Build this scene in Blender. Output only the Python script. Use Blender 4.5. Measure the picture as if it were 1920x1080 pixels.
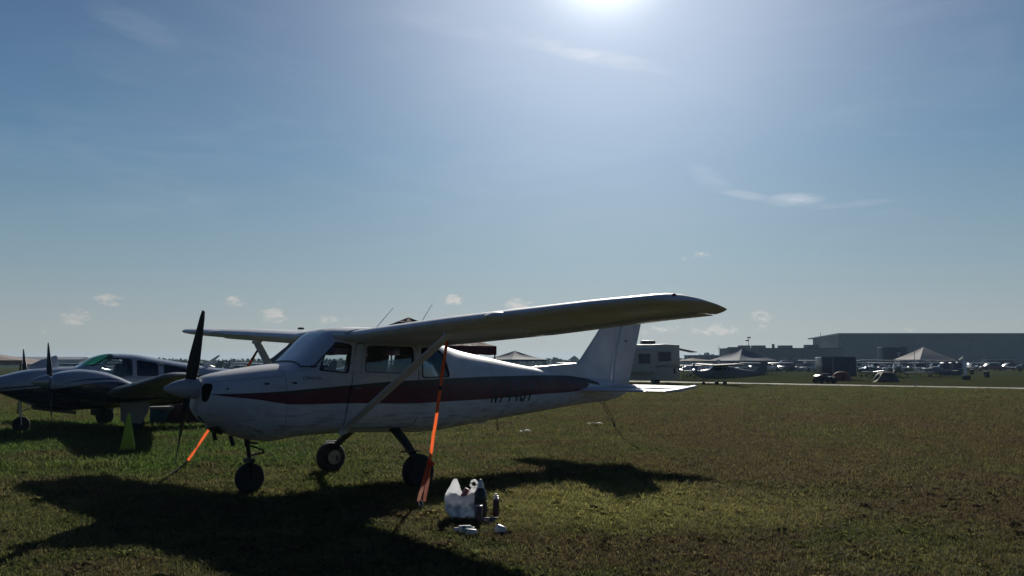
import bpy, bmesh, math, random
import numpy as np
from mathutils import Vector, Matrix
from mathutils.geometry import tessellate_polygon
random.seed(7); rng = np.random.default_rng(7)
R = math.radians
scn = bpy.context.scene
HAZE = .00022
for o in list(bpy.data.objects): bpy.data.objects.remove(o)
C = scn.collection

# ------------------------------------------------------------------ camera
F, HC, PITCH = 1600.4, 1.5634, 0.0866
cd = bpy.data.cameras.new('camera'); cam = bpy.data.objects.new('camera', cd); C.objects.link(cam)
cd.sensor_width = 36; cd.lens = F/1920*36; cd.clip_start = 0.1; cd.clip_end = 9000
cam.location = (0, 0, HC); cam.rotation_euler = (math.pi/2+PITCH, 0, 0)
scn.camera = cam
scn.render.resolution_x = 1024; scn.render.resolution_y = 576

# ------------------------------------------------------------------ sky, sun, exposure
SUN_EL, SUN_AZ = R(26.6), R(6.5)           # azimuth measured right of +Y
SD = Vector((math.sin(SUN_AZ)*math.cos(SUN_EL), math.cos(SUN_AZ)*math.cos(SUN_EL), math.sin(SUN_EL)))
vs = scn.view_settings
vs.view_transform = 'Standard'; vs.look = 'None'; vs.gamma = 1; vs.use_curve_mapping = False
vs.exposure = -0.1
sl = bpy.data.lights.new('sun', 'SUN'); so = bpy.data.objects.new('sun', sl); C.objects.link(so)
sl.energy = 5.0; sl.angle = R(0.5); sl.color = (1.0, 0.94, 0.84)
so.rotation_euler = SD.to_track_quat('Z', 'Y').to_euler()

def N(t, ty, **kw):
    n = t.nodes.new(ty)
    for k, v in kw.items():
        if k in n.inputs.keys() if isinstance(k, str) else False: n.inputs[k].default_value = v
        else: setattr(n, k, v)
    return n
def math_(t, op, a, b=None, c=None, clamp=False):
    n = t.nodes.new('ShaderNodeMath'); n.operation = op; n.use_clamp = clamp
    for i, x in enumerate((a, b, c)):
        if x is None: continue
        if isinstance(x, (int, float)): n.inputs[i].default_value = x
        else: t.links.new(x, n.inputs[i])
    return n.outputs[0]
def vdot(t, v, vec):
    n = t.nodes.new('ShaderNodeVectorMath'); n.operation = 'DOT_PRODUCT'
    t.links.new(v, n.inputs[0]); n.inputs[1].default_value = tuple(vec)
    return n.outputs['Value']
def mixc(t, f, a, b, mode='MIX'):
    n = t.nodes.new('ShaderNodeMix'); n.data_type = 'RGBA'; n.blend_type = mode
    for k, x in ((0, f), (6, a), (7, b)):
        if isinstance(x, (int, float)): n.inputs[k].default_value = x
        elif isinstance(x, tuple): n.inputs[k].default_value = x if len(x) == 4 else (*x, 1)
        else: t.links.new(x, n.inputs[k])
    return n.outputs[2]
def mrange(t, v, a, b, c=0., d=1., smooth=False):
    n = t.nodes.new('ShaderNodeMapRange'); n.inputs[1].default_value = a; n.inputs[2].default_value = b
    n.inputs[3].default_value = c; n.inputs[4].default_value = d
    if smooth: n.interpolation_type = 'SMOOTHSTEP'
    t.links.new(v, n.inputs[0]); return n.outputs[0]

world = bpy.data.worlds.new('World'); scn.world = world; world.use_nodes = True
t = world.node_tree; t.nodes.clear()
out = N(t, 'ShaderNodeOutputWorld'); bg = N(t, 'ShaderNodeBackground'); bg.inputs[1].default_value = 0.05
sky = N(t, 'ShaderNodeTexSky'); sky.sky_type = 'NISHITA'; sky.sun_disc = False
sky.sun_elevation = SUN_EL; sky.sun_rotation = SUN_AZ; sky.altitude = 0; sky.air_density = 1.0; sky.dust_density = 0.6; sky.ozone_density = 1.4
tc = N(t, 'ShaderNodeTexCoord'); D = tc.outputs['Generated']
sep = N(t, 'ShaderNodeSeparateXYZ'); t.links.new(D, sep.inputs[0])
def pixdir(u, v):
    x = (u-960)/F; y = -(v-540)/F; c, s = math.cos(PITCH), math.sin(PITCH)
    return Vector((x, c-y*s, s+y*c)).normalized()
# a clear humid sky: pale grey-blue at the horizon, deeper above, darker away from the sun
KS = 1/(.05*2**vs.exposure)
ramp = N(t, 'ShaderNodeValToRGB'); cr = ramp.color_ramp; zz = mrange(t, sep.outputs[2], -.1, .9)
stops = [(-.1, (.10, .11, .10)), (-.004, (.345, .37, .355)), (.035, (.325, .37, .375)), (.11, (.215, .32, .385)), (.23, (.098, .208, .345)), (.36, (.054, .126, .262)), (.6, (.017, .044, .12)), (.9, (.009, .027, .085))]
while len(cr.elements) < len(stops): cr.elements.new(.5)
for e, (z, c) in zip(cr.elements, stops): e.position = z+.1; e.color = (*c, 1)
t.links.new(zz, ramp.inputs[0])
az = vdot(t, D, Vector((SD.x, SD.y, 0)).normalized())
back = mrange(t, az, -.6, .75, 0., 1., True)
def scl(c, k): 
    n = N(t, 'ShaderNodeVectorMath'); n.operation = 'SCALE'; t.links.new(c, n.inputs[0])
    if isinstance(k, (int, float)): n.inputs['Scale'].default_value = k
    else: t.links.new(k, n.inputs['Scale'])
    return n.outputs[0]
col = scl(mixc(t, 1., ramp.outputs[0], mixc(t, back, (.17, .26, .38), (1, 1, 1)), 'MULTIPLY'), KS)
col = mixc(t, .04, col, sky.outputs[0])
# forward-scattered light in thin high haze round the sun
sd = math_(t, 'MAXIMUM', vdot(t, D, SD), 0.0)
g1 = math_(t, 'POWER', sd, 700.0); g2 = math_(t, 'POWER', sd, 36.0); g3 = math_(t, 'POWER', sd, 8.0)
glow = mixc(t, 1.0, mixc(t, g1, (0, 0, 0), tuple(KS*x for x in (1.3, 1.3, 1.3))), mixc(t, g2, (0, 0, 0), tuple(KS*x for x in (.42, .44, .47))), 'ADD')
glow = mixc(t, 1.0, glow, mixc(t, g3, (0, 0, 0), tuple(KS*x for x in (.125, .145, .155))), 'ADD')
col = mixc(t, 1.0, col, glow, 'ADD')
# clouds: small cumulus near the horizon and wisps of cirrus
def nz(scale, detail=5, rough=.6, stretch=(1, 1, 1), dist=0.):
    mp = N(t, 'ShaderNodeMapping'); mp.inputs['Scale'].default_value = stretch; t.links.new(D, mp.inputs[0])
    n = N(t, 'ShaderNodeTexNoise'); n.inputs['Scale'].default_value = scale; n.inputs['Detail'].default_value = detail
    n.inputs['Roughness'].default_value = rough; n.inputs['Distortion'].default_value = dist
    t.links.new(mp.outputs[0], n.inputs[0]); return n.outputs['Fac']
def ell(u, v, ru, rv, ang=0.):
    c = pixdir(u, v); right = Vector((c.y, -c.x, 0)).normalized(); up = right.cross(c)
    a = right*math.cos(ang)+up*math.sin(ang); b = up*math.cos(ang)-right*math.sin(ang)
    x = math_(t, 'MULTIPLY', vdot(t, D, a), F/ru); x = math_(t, 'SUBTRACT', x, c.dot(a)*F/ru)
    y = math_(t, 'MULTIPLY', vdot(t, D, b), F/rv); y = math_(t, 'SUBTRACT', y, c.dot(b)*F/rv)
    r = math_(t, 'ADD', math_(t, 'MULTIPLY', x, x), math_(t, 'MULTIPLY', y, y))
    m = math_(t, 'SUBTRACT', 1.0, r, clamp=True)
    front = math_(t, 'GREATER_THAN', vdot(t, D, c), .5)
    return math_(t, 'MULTIPLY', m, front)
nc = nz(75, 7, .66, (1, 1, 2.0), .3); ncs = nz(16, 7, .65, (1, 1, 5), .6)
cum = None
for (u, v, ru, rv, k) in [(202, 562, 34, 10, .8), (141, 595, 24, 13, 1), (80, 623, 22, 9, .5), (441, 566, 20, 11, .9), (511, 591, 30, 13, 1), (514, 565, 26, 7, .4),
        (622, 599, 34, 9, .7), (851, 561, 20, 12, 1), (972, 574, 28, 13, 1), (1255, 617, 60, 12, .7), (1340, 618, 46, 11, .9), (1430, 594, 24, 11, .8),
        (1428, 612, 20, 8, .6), (1305, 480, 34, 9, .6), (1515, 622, 24, 6, .5), (1704, 618, 16, 5, .6), (40, 650, 40, 8, .3), (1150, 640, 60, 8, .4)]:
    m = math_(t, 'MULTIPLY', ell(u, v, ru*1.25, rv*1.45, .15 if u == 1305 else 0.), k)
    cum = m if cum is None else math_(t, 'MAXIMUM', cum, m)
cm = mrange(t, math_(t, 'ADD', math_(t, 'MULTIPLY', cum, 1.2), math_(t, 'MULTIPLY', math_(t, 'SUBTRACT', nc, .5), 3.8)), .45, 1.5, 0, 1, True)
cm = math_(t, 'MULTIPLY', cm, math_(t, 'MULTIPLY', cum, 2.0, clamp=True))
cir = None
for (u, v, ru, rv, an, k) in [(1110, 103, 130, 12, -.24, 1), (1400, 366, 44, 6, -.22, .9), (1490, 374, 48, 9, -.02, 1.3), (1590, 383, 70, 5, .02, .6), (1330, 335, 45, 14, -.6, .35), (920, 62, 150, 14, -.15, .25),
        (180, 285, 260, 30, .05, .22), (260, 320, 160, 40, -.5, .2), (250, 385, 200, 20, .15, .2), (250, 45, 70, 18, -.3, .25), (290, 215, 120, 22, -.1, .12)]:
    m = math_(t, 'MULTIPLY', ell(u, v, ru*1.2, rv*1.5, an), k)
    cir = m if cir is None else math_(t, 'MAXIMUM', cir, m)
ci = math_(t, 'MULTIPLY', math_(t, 'MULTIPLY', cir, mrange(t, ncs, .36, .7, .12, 1)), .8, clamp=True)
wisp = math_(t, 'MULTIPLY', mrange(t, nz(5, 8, .62, (1, 1, 4), .8), .5, .85, 0, .1), mrange(t, sep.outputs[2], .02, .2))
lit = mixc(t, g3, tuple(KS*x for x in (.46, .45, .42)), tuple(KS*x for x in (.80, .78, .74)))
col = mixc(t, math_(t, 'MULTIPLY', cm, .9), col, lit)
col = mixc(t, math_(t, 'ADD', math_(t, 'MULTIPLY', ci, .75), wisp, clamp=True), col, mixc(t, g3, tuple(KS*x for x in (.30, .38, .46)), tuple(KS*x for x in (.85, .88, .95))))
t.links.new(col, bg.inputs[0]); t.links.new(bg.outputs[0], out.inputs[0])

def W(u, v, Y):                              # the place seen at photo pixel (u, v), Y metres away
    d = pixdir(u, v); return Vector((0, 0, HC))+d*(Y/d.y)
def G(u, v, z=0.):                           # the ground seen at photo pixel (u, v)
    d = pixdir(u, v); return Vector((0, 0, HC))+d*((z-HC)/d.z)

# ------------------------------------------------------------------ materials
MATS = {}
def mat(name, color=(.5, .5, .5), rough=.5, metal=0., coat=0., spec=.5, bump=0., bscale=40., vary=0., vscale=6., trans=0., alpha=1., emit=None):
    if name in MATS: return MATS[name]
    m = bpy.data.materials.new(name); m.use_nodes = True; t = m.node_tree; b = t.nodes['Principled BSDF']
    b.inputs['Roughness'].default_value = rough; b.inputs['Metallic'].default_value = metal
    b.inputs['Coat Weight'].default_value = coat; b.inputs['Coat Roughness'].default_value = .05
    b.inputs['Specular IOR Level'].default_value = spec
    b.inputs['Base Color'].default_value = (*color, 1)
    tc = N(t, 'ShaderNodeTexCoord')
    if vary:
        n = N(t, 'ShaderNodeTexNoise'); n.inputs['Scale'].default_value = vscale; n.inputs['Detail'].default_value = 6; n.inputs['Roughness'].default_value = .65
        t.links.new(tc.outputs['Object'], n.inputs[0])
        c = mixc(t, mrange(t, n.outputs['Fac'], .3, .7), tuple(x*(1-vary) for x in color), tuple(min(1, x*(1+vary*.5)) for x in color))
        t.links.new(c, b.inputs['Base Color'])
        r = mrange(t, n.outputs['Fac'], .3, .7, min(1, rough*1.35+.03), rough*.8); t.links.new(r, b.inputs['Roughness'])
    if bump:
        n = N(t, 'ShaderNodeTexNoise'); n.inputs['Scale'].default_value = bscale; n.inputs['Detail'].default_value = 4
        t.links.new(tc.outputs['Object'], n.inputs[0])
        bp = N(t, 'ShaderNodeBump'); bp.inputs['Strength'].default_value = bump; bp.inputs['Distance'].default_value = .02
        t.links.new(n.outputs['Fac'], bp.inputs['Height']); t.links.new(bp.outputs[0], b.inputs['Normal'])
    if trans:
        tr = N(t, 'ShaderNodeBsdfTranslucent'); tr.inputs[0].default_value = (*color, 1)
        mx = N(t, 'ShaderNodeMixShader'); mx.inputs[0].default_value = trans
        t.links.new(b.outputs[0], mx.inputs[1]); t.links.new(tr.outputs[0], mx.inputs[2])
        t.links.new(mx.outputs[0], t.nodes['Material Output'].inputs[0])
    MATS[name] = m; return m
def glass(name, tint=(.75, .8, .8), refl=.10):
    if name in MATS: return MATS[name]
    m = bpy.data.materials.new(name); m.use_nodes = True; t = m.node_tree; t.nodes.clear()
    o = N(t, 'ShaderNodeOutputMaterial'); tr = N(t, 'ShaderNodeBsdfTransparent'); tr.inputs[0].default_value = (*tint, 1)
    gl = N(t, 'ShaderNodeBsdfGlossy'); gl.inputs['Roughness'].default_value = .04; gl.inputs[0].default_value = (.9, .93, .95, 1)
    fr = N(t, 'ShaderNodeFresnel'); fr.inputs[0].default_value = 1.5
    f = math_(t, 'ADD', fr.outputs[0], refl-.04, clamp=True)
    mx = N(t, 'ShaderNodeMixShader'); t.links.new(f, mx.inputs[0]); t.links.new(tr.outputs[0], mx.inputs[1]); t.links.new(gl.outputs[0], mx.inputs[2])
    t.links.new(mx.outputs[0], o.inputs[0]); MATS[name] = m; return m

# ------------------------------------------------------------------ mesh helper
class MB:
    def __init__(s): s.v = []; s.f = []; s.mi = []; s.m = 0
    def add(s, vs, fs, M=None):
        k = len(s.v)
        for p in vs:
            p = Vector(p); s.v.append(tuple(M @ p) if M is not None else tuple(p))
        for f in fs: s.f.append(tuple(i+k for i in f)); s.mi.append(s.m)
        return s
    def box(s, c, d, rot=None, taper=1.):
        x, y, z = (q/2 for q in d)
        vs = [(sx*x*(taper if sz > 0 else 1), sy*y*(taper if sz > 0 else 1), sz*z) for sz in (-1, 1) for sx, sy in ((-1, -1), (1, -1), (1, 1), (-1, 1))]
        M = Matrix.Translation(c) @ (rot.to_4x4() if rot else Matrix.Identity(4))
        return s.add(vs, [(3, 2, 1, 0), (4, 5, 6, 7), (0, 1, 5, 4), (1, 2, 6, 5), (2, 3, 7, 6), (3, 0, 4, 7)], M)
    def rings(s, rs, cap=True, closed=True):
        n = len(rs[0]); vs = [p for r in rs for p in r]; fs = []
        for i in range(len(rs)-1):
            for j in range(n if closed else n-1):
                a = i*n+j; b = i*n+(j+1) % n; fs.append((a, b, b+n, a+n))
        if cap:
            fs.append(tuple(reversed(range(n)))); fs.append(tuple(range((len(rs)-1)*n, len(rs)*n)))
        return s.add(vs, fs)
    def tube(s, pts, r, n=8, flat=1., up=(0, 0, 1)):
        pts = [Vector(p) for p in pts]; rr = r if isinstance(r, (list, tuple)) else [r]*len(pts); rs = []
        for i, p in enumerate(pts):
            d = (pts[min(i+1, len(pts)-1)]-pts[max(i-1, 0)]).normalized(); u = Vector(up)
            if abs(d.dot(u)) > .95: u = Vector((1, 0, 0)) if abs(d.x) < .9 else Vector((0, 1, 0))
            a = d.cross(u).normalized(); b = d.cross(a).normalized()
            rs.append([tuple(p+a*math.cos(q*2*math.pi/n)*rr[i]+b*math.sin(q*2*math.pi/n)*rr[i]*flat) for q in range(n)])
        return s.rings(rs)
    def lathe(s, prof, n=24, M=None, axis='X'):      # prof: (along axis, radius)
        rs = []
        for a, r in prof:
            ring = []
            for q in range(n):
                c, d = math.cos(q*2*math.pi/n)*r, math.sin(q*2*math.pi/n)*r
                p = Vector((a, c, d)) if axis == 'X' else (Vector((c, a, d)) if axis == 'Y' else Vector((c, d, a)))
                ring.append(tuple(M @ p) if M is not None else tuple(p))
            rs.append(ring)
        return s.rings(rs)
    def prism(s, poly, h, M=None):                  # polygon in xy, from z=0 to z=h
        n = len(poly); vs = [(x, y, 0) for x, y in poly]+[(x, y, h) for x, y in poly]
        return s.add(vs, [tuple(reversed(range(n))), tuple(range(n, 2*n))]+[(i, (i+1) % n, (i+1) % n+n, i+n) for i in range(n)], M)
    def build(s, name, ms, parent=None, smooth=35, bevel=0., fixn=True):
        me = bpy.data.meshes.new(name); me.from_pydata(s.v, [], s.f); 
        ms = ms if isinstance(ms, (list, tuple)) else [ms]
        for m in ms: me.materials.append(m)
        me.polygons.foreach_set('material_index', s.mi)
        if fixn or bevel:
            b = bmesh.new(); b.from_mesh(me)
            if bevel: bmesh.ops.bevel(b, geom=b.edges[:], offset=bevel, segments=2, affect='EDGES', profile=.6, clamp_overlap=True)
            bmesh.ops.recalc_face_normals(b, faces=b.faces[:]); b.to_mesh(me); b.free()
        if smooth:
            me.polygons.foreach_set('use_smooth', [True]*len(me.polygons)); me.set_sharp_from_angle(angle=R(smooth))
        o = bpy.data.objects.new(name, me); C.objects.link(o)
        if parent: o.parent = parent
        return o
def tag(o, label=None, cat=None, group=None, kind=None):
    for k, v in (('label', label), ('category', cat), ('group', group), ('kind', kind)):
        if v: o[k] = v
    return o
def thing(name, label, cat, loc=(0, 0, 0), rz=0., group=None, scale=1.):
    o = bpy.data.objects.new(name, None); C.objects.link(o); o.empty_display_size = .3
    o.location = loc; o.rotation_euler = (0, 0, rz); o.scale = (scale,)*3
    return tag(o, label, cat, group)
def pchip(xs, ys, x):
    xs = np.array(xs, float); ys = np.array(ys, float); h = np.diff(xs); d = np.diff(ys)/h; n = len(xs); m = np.zeros(n)
    m[0] = d[0]; m[-1] = d[-1]
    for i in range(1, n-1):
        if d[i-1]*d[i] > 0:
            w1 = 2*h[i]+h[i-1]; w2 = h[i]+2*h[i-1]; m[i] = (w1+w2)/(w1/d[i-1]+w2/d[i])
    x = np.clip(x, xs[0], xs[-1]); i = np.clip(np.searchsorted(xs, x)-1, 0, n-2); u = (x-xs[i])/h[i]
    return ((1+2*u)*(1-u)**2*ys[i]+u*(1-u)**2*h[i]*m[i]+u*u*(3-2*u)*ys[i+1]+u*u*(u-1)*h[i]*m[i+1])

# a body whose cross-section is a superellipse: columns s, top, bottom, half width, z of width, n upper, n lower
class Body:
    def __init__(s, tab): s.T = np.array(tab, float)
    def at(s, x): return [float(pchip(s.T[:, 0], s.T[:, k], x)) for k in range(1, 7)]
    def ring(s, x, n=56, dw=0., dt=0., db=0.):
        zt, zb, w, zm, nu, nl = s.at(x); zt -= dt; zb += db; w -= dw; r = []
        for k in range(n):
            a = 2*math.pi*k/n; c, q = math.cos(a), math.sin(a); e = nu if q >= 0 else nl
            y = w*math.copysign(abs(c)**(2/e), c); z = zm+((zt-zm) if q >= 0 else (zm-zb))*math.copysign(abs(q)**(2/e), q)
            r.append((x, y, z))
        return r
    def half(s, x, z, dw=0.):
        zt, zb, w, zm, nu, nl = s.at(x)
        f = (z-zm)/(zt-zm) if z > zm else (zm-z)/(zm-zb); e = nu if z > zm else nl
        return (w)*max(0., 1-min(1., abs(f))**e)**(1/e)+dw
def skin(body, outer, holes, off, thick, name, m, parent, side=-1, step=.06, bulge=None):
    """a sheet that follows the body's side; outline given as (s, z)"""
    loops = [[Vector((x, z, 0)) for x, z in outer]]+[[Vector((x, z, 0)) for x, z in h] for h in holes]
    tris = tessellate_polygon(loops); flat = [p for l in loops for p in l]
    b = bmesh.new(); vs = [b.verts.new(p) for p in flat]
    for tr in tris:
        try: b.faces.new([vs[i] for i in tr])
        except ValueError: pass
    for ax in (0, 1):
        lo = min(p[ax] for p in flat); hi = max(p[ax] for p in flat); k = lo+step
        while k < hi:
            no = Vector((1, 0, 0)) if ax == 0 else Vector((0, 1, 0)); co = no*k
            bmesh.ops.bisect_plane(b, geom=b.verts[:]+b.edges[:]+b.faces[:], plane_co=co, plane_no=no); k += step
    bmesh.ops.remove_doubles(b, verts=b.verts[:], dist=1e-5)
    r = bmesh.ops.extrude_face_region(b, geom=b.faces[:])
    ex = {v for v in r['geom'] if isinstance(v, bmesh.types.BMVert)}
    for v in b.verts:
        x, z = v.co.x, v.co.y; y = body.half(x, z)+off-(0 if v in ex else thick)
        v.co = Vector((x, side*y, z))
    bmesh.ops.recalc_face_normals(b, faces=b.faces[:])
    me = bpy.data.meshes.new(name); b.to_mesh(me); b.free(); me.materials.append(m)
    me.polygons.foreach_set('use_smooth', [True]*len(me.polygons)); me.set_sharp_from_angle(angle=R(40))
    o = bpy.data.objects.new(name, me); C.objects.link(o); o.parent = parent; return o
def rpoly(pts, r=.05, n=4):
    """round the corners of a polygon"""
    out = []; k = len(pts)
    for i in range(k):
        p = Vector(pts[i]); a = Vector(pts[i-1])-p; b = Vector(pts[(i+1) % k])-p
        rr = min(r, a.length*.45, b.length*.45); a = p+a.normalized()*rr; b = p+b.normalized()*rr
        for j in range(n+1):
            u = j/n; q = a*(1-u)**2+p*2*u*(1-u)+b*u*u; out.append((q.x, q.y))
    return out
def airfoil(c, th=.12, camber=.02, n=14):
    """closed loop (x, z) from trailing edge over the top to the leading edge and back"""
    up, lo = [], []
    for i in range(n+1):
        x = .5*(1-math.cos(math.pi*i/n)); yt = 5*th*(.2969*math.sqrt(x)-.126*x-.3516*x*x+.2843*x**3-.1030*x**4)
        p = .4; yc = camber/p**2*(2*p*x-x*x) if x < p else camber/(1-p)**2*((1-2*p)+2*p*x-x*x)
        up.append((x*c, (yc+yt)*c)); lo.append((x*c, (yc-yt)*c))
    return list(reversed(up))+lo[1:-1]
def wingring(le, te, y, th=.12, camber=.02, x0=0., x1=1.):
    (sx, sz), (ex, ez) = le, te; c = ex-sx; r = []
    for x, z in airfoil(1., th, camber):
        x = min(max(x, x0), x1)
        r.append((sx+c*x, y, sz+(ez-sz)*x+z*c))
    return r

def carve(ob, cuts):
    for cu in cuts:
        cu.parent = ob.parent
        md = ob.modifiers.new('cut', 'BOOLEAN'); md.object = cu; md.operation = 'DIFFERENCE'; md.solver = 'EXACT'; md.material_mode = 'TRANSFER'
    bpy.context.view_layer.update()
    dg = bpy.context.evaluated_depsgraph_get()
    me = bpy.data.meshes.new_from_object(ob.evaluated_get(dg), preserve_all_data_layers=True, depsgraph=dg)
    ob.modifiers.clear(); old = ob.data; ob.data = me; bpy.data.meshes.remove(old); me.set_sharp_from_angle(angle=R(32))
    for cu in cuts: bpy.data.objects.remove(cu)

# ------------------------------------------------------------------ shared paints
white_paint = None
def stripes_paint(name, base, layers, srange, zrange, rough=.22, coat=.6):
    """glossy paint with printed stripes; each layer = (colour, lower edge [(s,z)...], upper edge) in object space"""
    m = bpy.data.materials.new(name); m.use_nodes = True; t = m.node_tree; b = t.nodes['Principled BSDF']
    b.inputs['Roughness'].default_value = rough; b.inputs['Coat Weight'].default_value = coat; b.inputs['Coat Roughness'].default_value = .06
    tc = N(t, 'ShaderNodeTexCoord'); sp = N(t, 'ShaderNodeSeparateXYZ'); t.links.new(tc.outputs['Object'], sp.inputs[0])
    n = N(t, 'ShaderNodeTexNoise'); n.inputs['Scale'].default_value = 3; n.inputs['Detail'].default_value = 7; n.inputs['Roughness'].default_value = .7
    t.links.new(tc.outputs['Object'], n.inputs[0])
    col = mixc(t, mrange(t, n.outputs['Fac'], .35, .7), base, tuple(x*.86 for x in base))
    s = mrange(t, sp.outputs[0], srange[0], srange[1])
    def edge(pts):
        fc = N(t, 'ShaderNodeFloatCurve'); cu = fc.mapping.curves[0]
        pp = [((p[0]-srange[0])/(srange[1]-srange[0]), (p[1]-zrange[0])/(zrange[1]-zrange[0])) for p in pts]
        cu.points[0].location = pp[0]; cu.points[1].location = pp[-1]
        for p in pp[1:-1]: cu.points.new(*p)
        for p in cu.points: p.handle_type = 'AUTO_CLAMPED'
        fc.mapping.update(); t.links.new(s, fc.inputs['Value'])
        return mrange(t, fc.outputs[0], 0, 1, zrange[0], zrange[1])
    for c, lo, hi in layers:
        a = math_(t, 'GREATER_THAN', sp.outputs[2], edge(lo)); d = math_(t, 'LESS_THAN', sp.outputs[2], edge(hi))
        x0 = max(lo[0][0], hi[0][0]); x1 = min(lo[-1][0], hi[-1][0])
        e = math_(t, 'MULTIPLY', math_(t, 'GREATER_THAN', sp.outputs[0], x0), math_(t, 'LESS_THAN', sp.outputs[0], x1))
        col = mixc(t, math_(t, 'MULTIPLY', math_(t, 'MULTIPLY', a, d), e), col, c)
    mp = N(t, 'ShaderNodeMapping'); mp.inputs['Scale'].default_value = (1.2, 8, 8); t.links.new(tc.outputs['Object'], mp.inputs[0])
    n3 = N(t, 'ShaderNodeTexNoise'); n3.inputs['Scale'].default_value = 3; n3.inputs['Detail'].default_value = 6; t.links.new(mp.outputs[0], n3.inputs[0])
    gr = math_(t, 'MULTIPLY', mrange(t, n3.outputs['Fac'], .48, .7), mrange(t, sp.outputs[2], 1.15, .6, .15, .75))
    t.links.new(mixc(t, gr, col, (.10, .085, .065)), b.inputs['Base Color'])
    # slight unevenness of riveted sheet
    bp = N(t, 'ShaderNodeBump'); bp.inputs['Strength'].default_value = .12; bp.inputs['Distance'].default_value = .01
    n2 = N(t, 'ShaderNodeTexNoise'); n2.inputs['Scale'].default_value = 2.2; n2.inputs['Detail'].default_value = 2
    t.links.new(tc.outputs['Object'], n2.inputs[0]); t.links.new(n2.outputs['Fac'], bp.inputs['Height']); t.links.new(bp.outputs[0], b.inputs['Normal'])
    r = mrange(t, n.outputs['Fac'], .3, .7, rough*.8, rough*1.5); t.links.new(r, b.inputs['Roughness'])
    return m
WHITE = mat('white aircraft paint', (.72, .74, .76), .45, coat=.15, vary=.14, vscale=3, bump=.05, bscale=2.5)
BLACKM = mat('black satin metal', (.02, .021, .023), .4, .3, vary=.2)
RUBBER = mat('black rubber', (.022, .022, .023), .75, vary=.3, vscale=20, bump=.2, bscale=60)
ALU = mat('bare aluminium', (.55, .56, .58), .3, 1., vary=.2, vscale=8)
DARKIN = mat('dark cabin trim', (.11, .115, .125), .8, vary=.2)
SEAT = mat('grey seat cloth', (.10, .105, .12), .9, vary=.3)
GLASS = glass('clear acrylic window', (.90, .93, .93), .05)
GLASSD = glass('smoked acrylic window', (.10, .11, .12), .08)
GREEN_GL = glass('green tinted windshield', (.50, .86, .78), .09)
ORANGE = mat('fluorescent orange webbing', (1.0, .17, .05), .7, vary=.12, vscale=30, trans=.52, bump=.3, bscale=150)
ROPE = mat('dark rope', (.03, .03, .028), .9, vary=.3, vscale=50, bump=.5, bscale=200)

def wheel(parent, c, r, w, side=-1, hub=.45, nm='wheel', hm=None, yawm=None):
    """tyre + rim, axle along y"""
    e = bpy.data.objects.new(nm, None); C.objects.link(e); e.parent = parent; e.location = c
    pr = []
    for i in range(13):
        a = math.pi*i/12; pr.append((-w/2*math.cos(a)*1.0, r*(1-.30*(1-math.sin(a)**.55))))
    MB().lathe([(-w*.42, r*.5)]+pr+[(w*.42, r*.5)], 32, axis='Y').build('tyre', RUBBER, e)
    h = MB(); h.lathe([(-w*.40, r*.05), (-w*.41, r*.18), (-w*.33, r*.22), (-w*.30, r*.42), (-w*.40, r*.52), (w*.40, r*.52), (w*.30, r*.42), (w*.41, r*.18), (w*.4, r*.05)], 24, axis='Y')
    h.build('rim', hm or mat('dull wheel metal', (.16, .16, .17), .5, .6, vary=.3, vscale=20), e)
    return e

# ------------------------------------------------------------------ setting: ground, path
def ground_material():
    m = bpy.data.materials.new('field grass ground'); m.use_nodes = True; t = m.node_tree; b = t.nodes['Principled BSDF']
    b.inputs['Roughness'].default_value = 1.0; b.inputs['Specular IOR Level'].default_value = 0
    ge = N(t, 'ShaderNodeNewGeometry'); P = ge.outputs['Position']
    c = field_colour(t, P)
    def nn(sc, det=5, ro=.6):
        n = N(t, 'ShaderNodeTexNoise'); n.inputs['Scale'].default_value = sc; n.inputs['Detail'].default_value = det; n.inputs['Roughness'].default_value = ro
        t.links.new(P, n.inputs[0]); return n.outputs['Fac']
    n = nn(9, 6, .75)
    c = mixc(t, mrange(t, n, .35, .65), mixc(t, 1., c, (.25, .24, .22), 'MULTIPLY'), mixc(t, 1., c, (1.6, 1.55, 1.4), 'MULTIPLY'))
    t.links.new(c, b.inputs['Base Color'])
    bp = N(t, 'ShaderNodeBump'); bp.inputs['Strength'].default_value = .9; bp.inputs['Distance'].default_value = .05
    t.links.new(nn(14, 6, .75), bp.inputs['Height']); t.links.new(bp.outputs[0], b.inputs['Normal'])
    return m
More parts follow.
